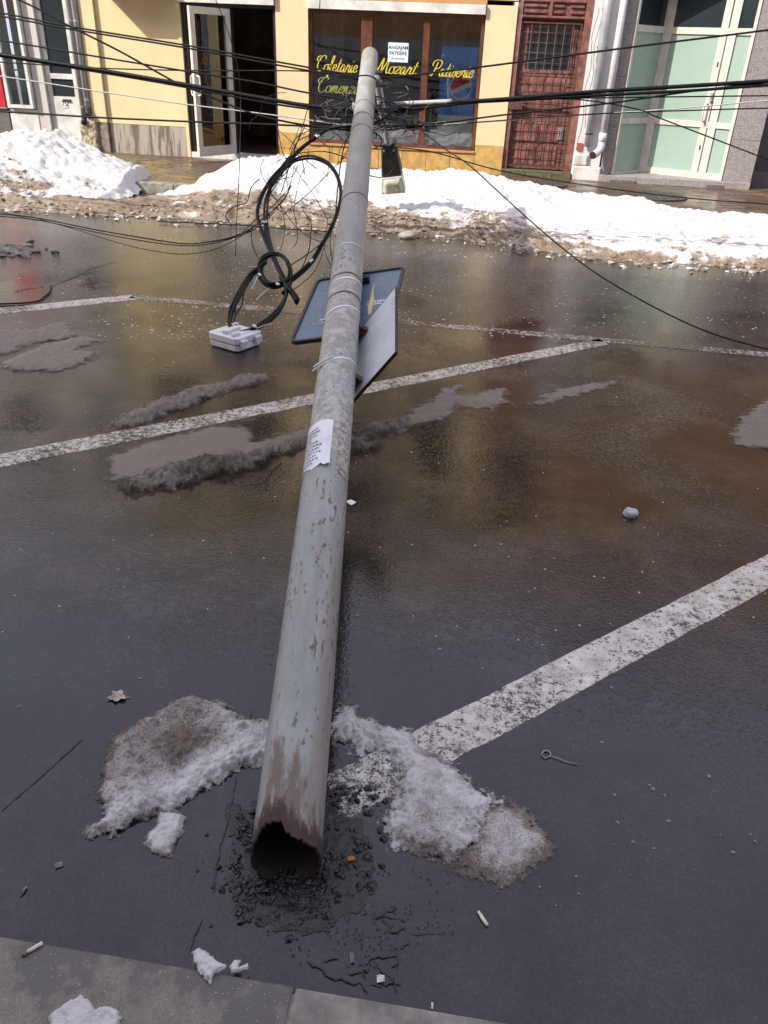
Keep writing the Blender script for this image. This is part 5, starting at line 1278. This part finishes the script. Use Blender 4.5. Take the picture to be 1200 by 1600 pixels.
for i, (p, lb) in enumerate((([(508, 128), (530, 118), (552, 119), (575, 118), (588, 124)], 'thin wire wound round the pole just below its top'), ([(561, 190), (545, 212), (535, 240), (528, 290), (524, 340)], 'thin black wire hanging down the left side of the pole'), ([(560, 208), (575, 206), (593, 212), (596, 225), (585, 232)], 'small black wire loop right of the pole below the clamps'), ([(620, 230), (618, 255), (608, 272), (590, 277), (560, 268), (545, 258)], 'thin wire drooping over the black lamp head'))):
    cable(lb, [(x, y, 7.15 if i != 3 else 8.3) for x, y in p], .0055)

# =================================================================== rubble, litter, ice crumbs
def chunk(b, c, r, sq=.7, n=6):
    o = len(b.v); th0 = random.uniform(0, 6.28)
    for k2, (zz_, rr_) in enumerate(((0, .9), (.55, 1.0), (1.0, .5))):
        for j in range(n):
            a = th0+2*math.pi*j/n; q = r*rr_*random.uniform(.65, 1.25); b.v.append((c[0]+math.cos(a)*q, c[1]+math.sin(a)*q, c[2]+r*sq*zz_*random.uniform(.8, 1.2)))
    for k2 in range(2):
        for j in range(n): b.f.append((o+k2*n+j, o+k2*n+(j+1) % n, o+(k2+1)*n+(j+1) % n, o+(k2+1)*n+j))
    b.f.append(tuple(o+2*n+j for j in range(n)))
b = B()
for i in range(3600):
    t = random.random()
    if t < .6:
        a = random.uniform(0, 6.28); q = abs(random.gauss(0, .55)); px, py = 455+math.cos(a)*88*q, 1378+math.sin(a)*66*q
    elif t < .72: px, py = random.gauss(388, 14), random.uniform(1265, 1420)
    elif t < .9: px, py = random.gauss(545, 26), random.uniform(1225, 1400)
    else: px, py = random.gauss(560, 75), random.gauss(1425, 45)
    if vnoise(px/26., py/20., 61) < .36+.10*(t > .6): continue
    p = G(px, py); r = random.choice((.002, .003, .003, .004, .005, .006, .009)) if t < .9 else .003
    if t < .9 and random.random() < .05: r = .011
    chunk(b, (p.x, p.y, -.001), r, .8)
for i in range(260):
    p = G(random.uniform(402, 512), random.gauss(1376, 9)); chunk(b, (p.x, p.y, random.uniform(-.001, .010)), random.choice((.003, .005, .007, .009)), .8)
tagit(obj('asphalt_rubble', b, 'rubble', kind='stuff'), 'wet black broken asphalt crumbs heaped around the broken pole foot', 'rubble')
b = B(); p = G(420, 1400); patchpts = [(372, 1270), (420, 1255), (520, 1260), (560, 1300), (575, 1370), (560, 1420), (500, 1450), (430, 1450), (385, 1420), (368, 1340)]
patch('mud_patch', 'dark wet mud spread under the broken pole foot', 'mud', patchpts, .006, M['rubble'], (0, 0), .05, .0028, 205, None, 1.1, jit=.03, freq=20)
b = B()
for i in range(1500):
    px = random.gauss(330, 130) if random.random() < .35 else random.uniform(200, 1200) if random.random() < .9 else random.uniform(0, 1200); py = random.uniform(372, 530)
    if vnoise(px/80., py/30., 71) < .35: continue
    p = G(px, py); chunk(b, (p.x, p.y, 0), random.choice((.004, .005, .006, .008, .011)), .2, 5)
for i in range(160):
    px = random.uniform(0, 1200); py = random.uniform(500, 1000); p = G(px, py); chunk(b, (p.x, p.y, 0), random.choice((.002, .003, .004)), .35, 5)
tagit(obj('ice_crumbs', b, 'ice', kind='stuff'), 'pale ice crumbs scattered over the far half of the road', 'ice crumbs')
b = B(); dv = []
for i in range(520):
    px = random.uniform(-20, 1220)
    py = float(lerp_pts(px, [(0, 327), (100, 332), (240, 343), (400, 354), (600, 365), (760, 380), (840, 394), (950, 409), (1200, 424)]))-5+random.gauss(0, 4)+abs(random.gauss(0, 4))
    p = G(px, py); n0_ = len(b.v); chunk(b, (p.x, p.y, 0), random.choice((.008, .012, .016, .022, .035)), .6); dv += [random.uniform(.35, 1.1)]*(len(b.v)-n0_)
for x, y, z, d in CRUMBS:
    n0_ = len(b.v); chunk(b, (x, y, z), random.choice((.008, .010, .013, .018, .026)), .8, 5); dv += [min(1.1, max(0, d+random.uniform(-.45, .35)))]*(len(b.v)-n0_)
b.at['dirt'] = dv
tagit(obj('snow_crumbs', b, 'snow', kind='stuff'), 'dirty snow crumbs fallen along the foot of the snow banks', 'snow crumbs')
b = B()
spots = [(955, 1075), (925, 1228), (960, 1242), (1038, 1243), (1020, 1233), (1125, 1305), (1145, 1332), (960, 1320), (985, 1368), (1180, 1315), (965, 1285), (870, 840), (1013, 905), (865, 873), (945, 895), (938, 898), (847, 1008), (660, 780), (1180, 1152), (1130, 1215), (1045, 1283), (900, 1370), (940, 1160), (220, 1060), (60, 920), (30, 1105)]
for px, py in spots+[(random.uniform(640, 1190), random.uniform(820, 1420)) for _ in range(16)]:
    p = G(px, py); b.disc((p.x, p.y, .0005), random.choice((.002, .003, .005, .006)), .001, 9, .25)
tagit(obj('gum_spots', b, 'gum', kind='stuff'), 'pale trodden gum and grit spots dotting the asphalt at right', 'gum spots')
b = B()
for i in range(110):
    p = G(random.gauss(20, 22), random.gauss(392, 6)); chunk(b, (p.x, p.y, 0), random.choice((.015, .025, .04)), .6)
tagit(obj('pothole_rubble', b, 'kerb', kind='stuff'), 'broken paving rubble in a pothole at the far left edge', 'rubble')
# leaf
q = G(183, 1090); lf_ = thing('dead_leaf', 'curled pale brown dead leaf on the asphalt above the snow crust', 'leaf', q)
b = B(); n = 22; ctr = len(b.v); b.v.append((q.x, q.y, .010))
for j in range(n):
    a = 2*math.pi*j/n; r = .021*(1+.16*math.cos(5*a+.4)+.14*math.cos(3*a+1)+random.uniform(-.16, .16)); b.v.append((q.x+math.cos(a)*r*1.05, q.y+math.sin(a)*r, .004+.006*math.sin(3*a)**2))
b.f = [(0, 1+j, 1+(j+1) % n) for j in range(n)]; obj('blade', b, 'leaf', lf_)
b = B(); b.tube([(q.x+.015, q.y-.008, .005), (q.x+.03, q.y+.004, .004), (q.x+.036, q.y+.002, .004)], .0012, 5); obj('stalk', b, 'leaf', lf_)
# cigarette ends and scraps
def butt(label, a, c, z, mat2='tan', r=.004):
    A, D = G(*a, z=z), G(*c, z=z); A.z = D.z = z+r
    t = thing('cigarette_end', label, 'cigarette end', (A.x, A.y, z))
    b = B(); m_ = A.lerp(D, .28); b.tube([m_, D], r, 9); obj('paper', b, 'butt', t, smooth=True)
    b = B(); b.tube([A, m_], [r*.8, r*1.02], 9); obj('filter', b, mat2, t, smooth=True)
butt('white cigarette end with burnt tip on the near pavement at bottom left', (34, 1495), (67, 1475), .022)
butt('pale cigarette end on the wet asphalt below the grey slush', (747, 1426), (761, 1448), 0, 'butt')
def scrap(name, label, cat, px, py, w, h, mat, z=0., tilt=.3):
    q = G(px, py, z); b = B(); a = random.uniform(0, 3)
    u = Vector((math.cos(a), math.sin(a), 0)); v_ = Vector((-math.sin(a), math.cos(a), 0))
    top = [q+u*w*x+v_*h*y+Vector((0, 0, .002+zz_)) for x, y, zz_ in ((-.5, -.5, .0), (.1, -.55, .004), (.5, -.4, .001), (.45, .1, .003), (.5, .5, .0), (-.1, .45, .005), (-.5, .5, .001))]
    b.prism(top, (0, 0, .0012)); return tagit(obj(name, b, mat), label, cat)
scrap('paper_scrap', 'square white paper scrap in the puddle near the bottom edge', 'litter', 595, 1531, .016, .014, 'foil')
scrap('plastic_scrap', 'clear narrow plastic scrap left of the white square scrap', 'litter', 550, 1498, .008, .022, 'gum')
scrap('orange_scrap', 'small orange scrap beside the broken pole foot', 'litter', 548, 1343, .010, .016, 'orange', .006)
scrap('paper_scrap', 'dim brown paper scrap sunk in the puddle left of the pole foot', 'litter', 92, 1353, .012, .017, 'gum')
scrap('wood_splinter', 'pale splinter in the puddle near the left edge', 'litter', 37, 1394, .022, .005, 'gum')
scrap('paper_scrap', 'round pale paper flake touching the right side of the pole below the notice', 'litter', 549, 786, .03, .035, 'paper')
scrap('leaf_scrap', 'tiny yellow scrap at the foot of the puddle near the pale kerb', 'litter', 675, 1573, .012, .004, 'butt')
# split pin wire on the asphalt
q = [G(*p, z=.004) for p in ((846, 1180), (850, 1173), (858, 1174), (860, 1180), (853, 1184), (847, 1181))]
b = B(); b.tube(cr(q, 4), .0016, 6); b.tube(cr([G(858, 1181, .004), G(870, 1184, .004), G(885, 1190, .004), G(902, 1194, .003)], 4), .0012, 6)
tagit(obj('wire_pin', b, 'galv', smooth=True), 'thin metal pin with a ring end lying on the asphalt at right', 'pin')
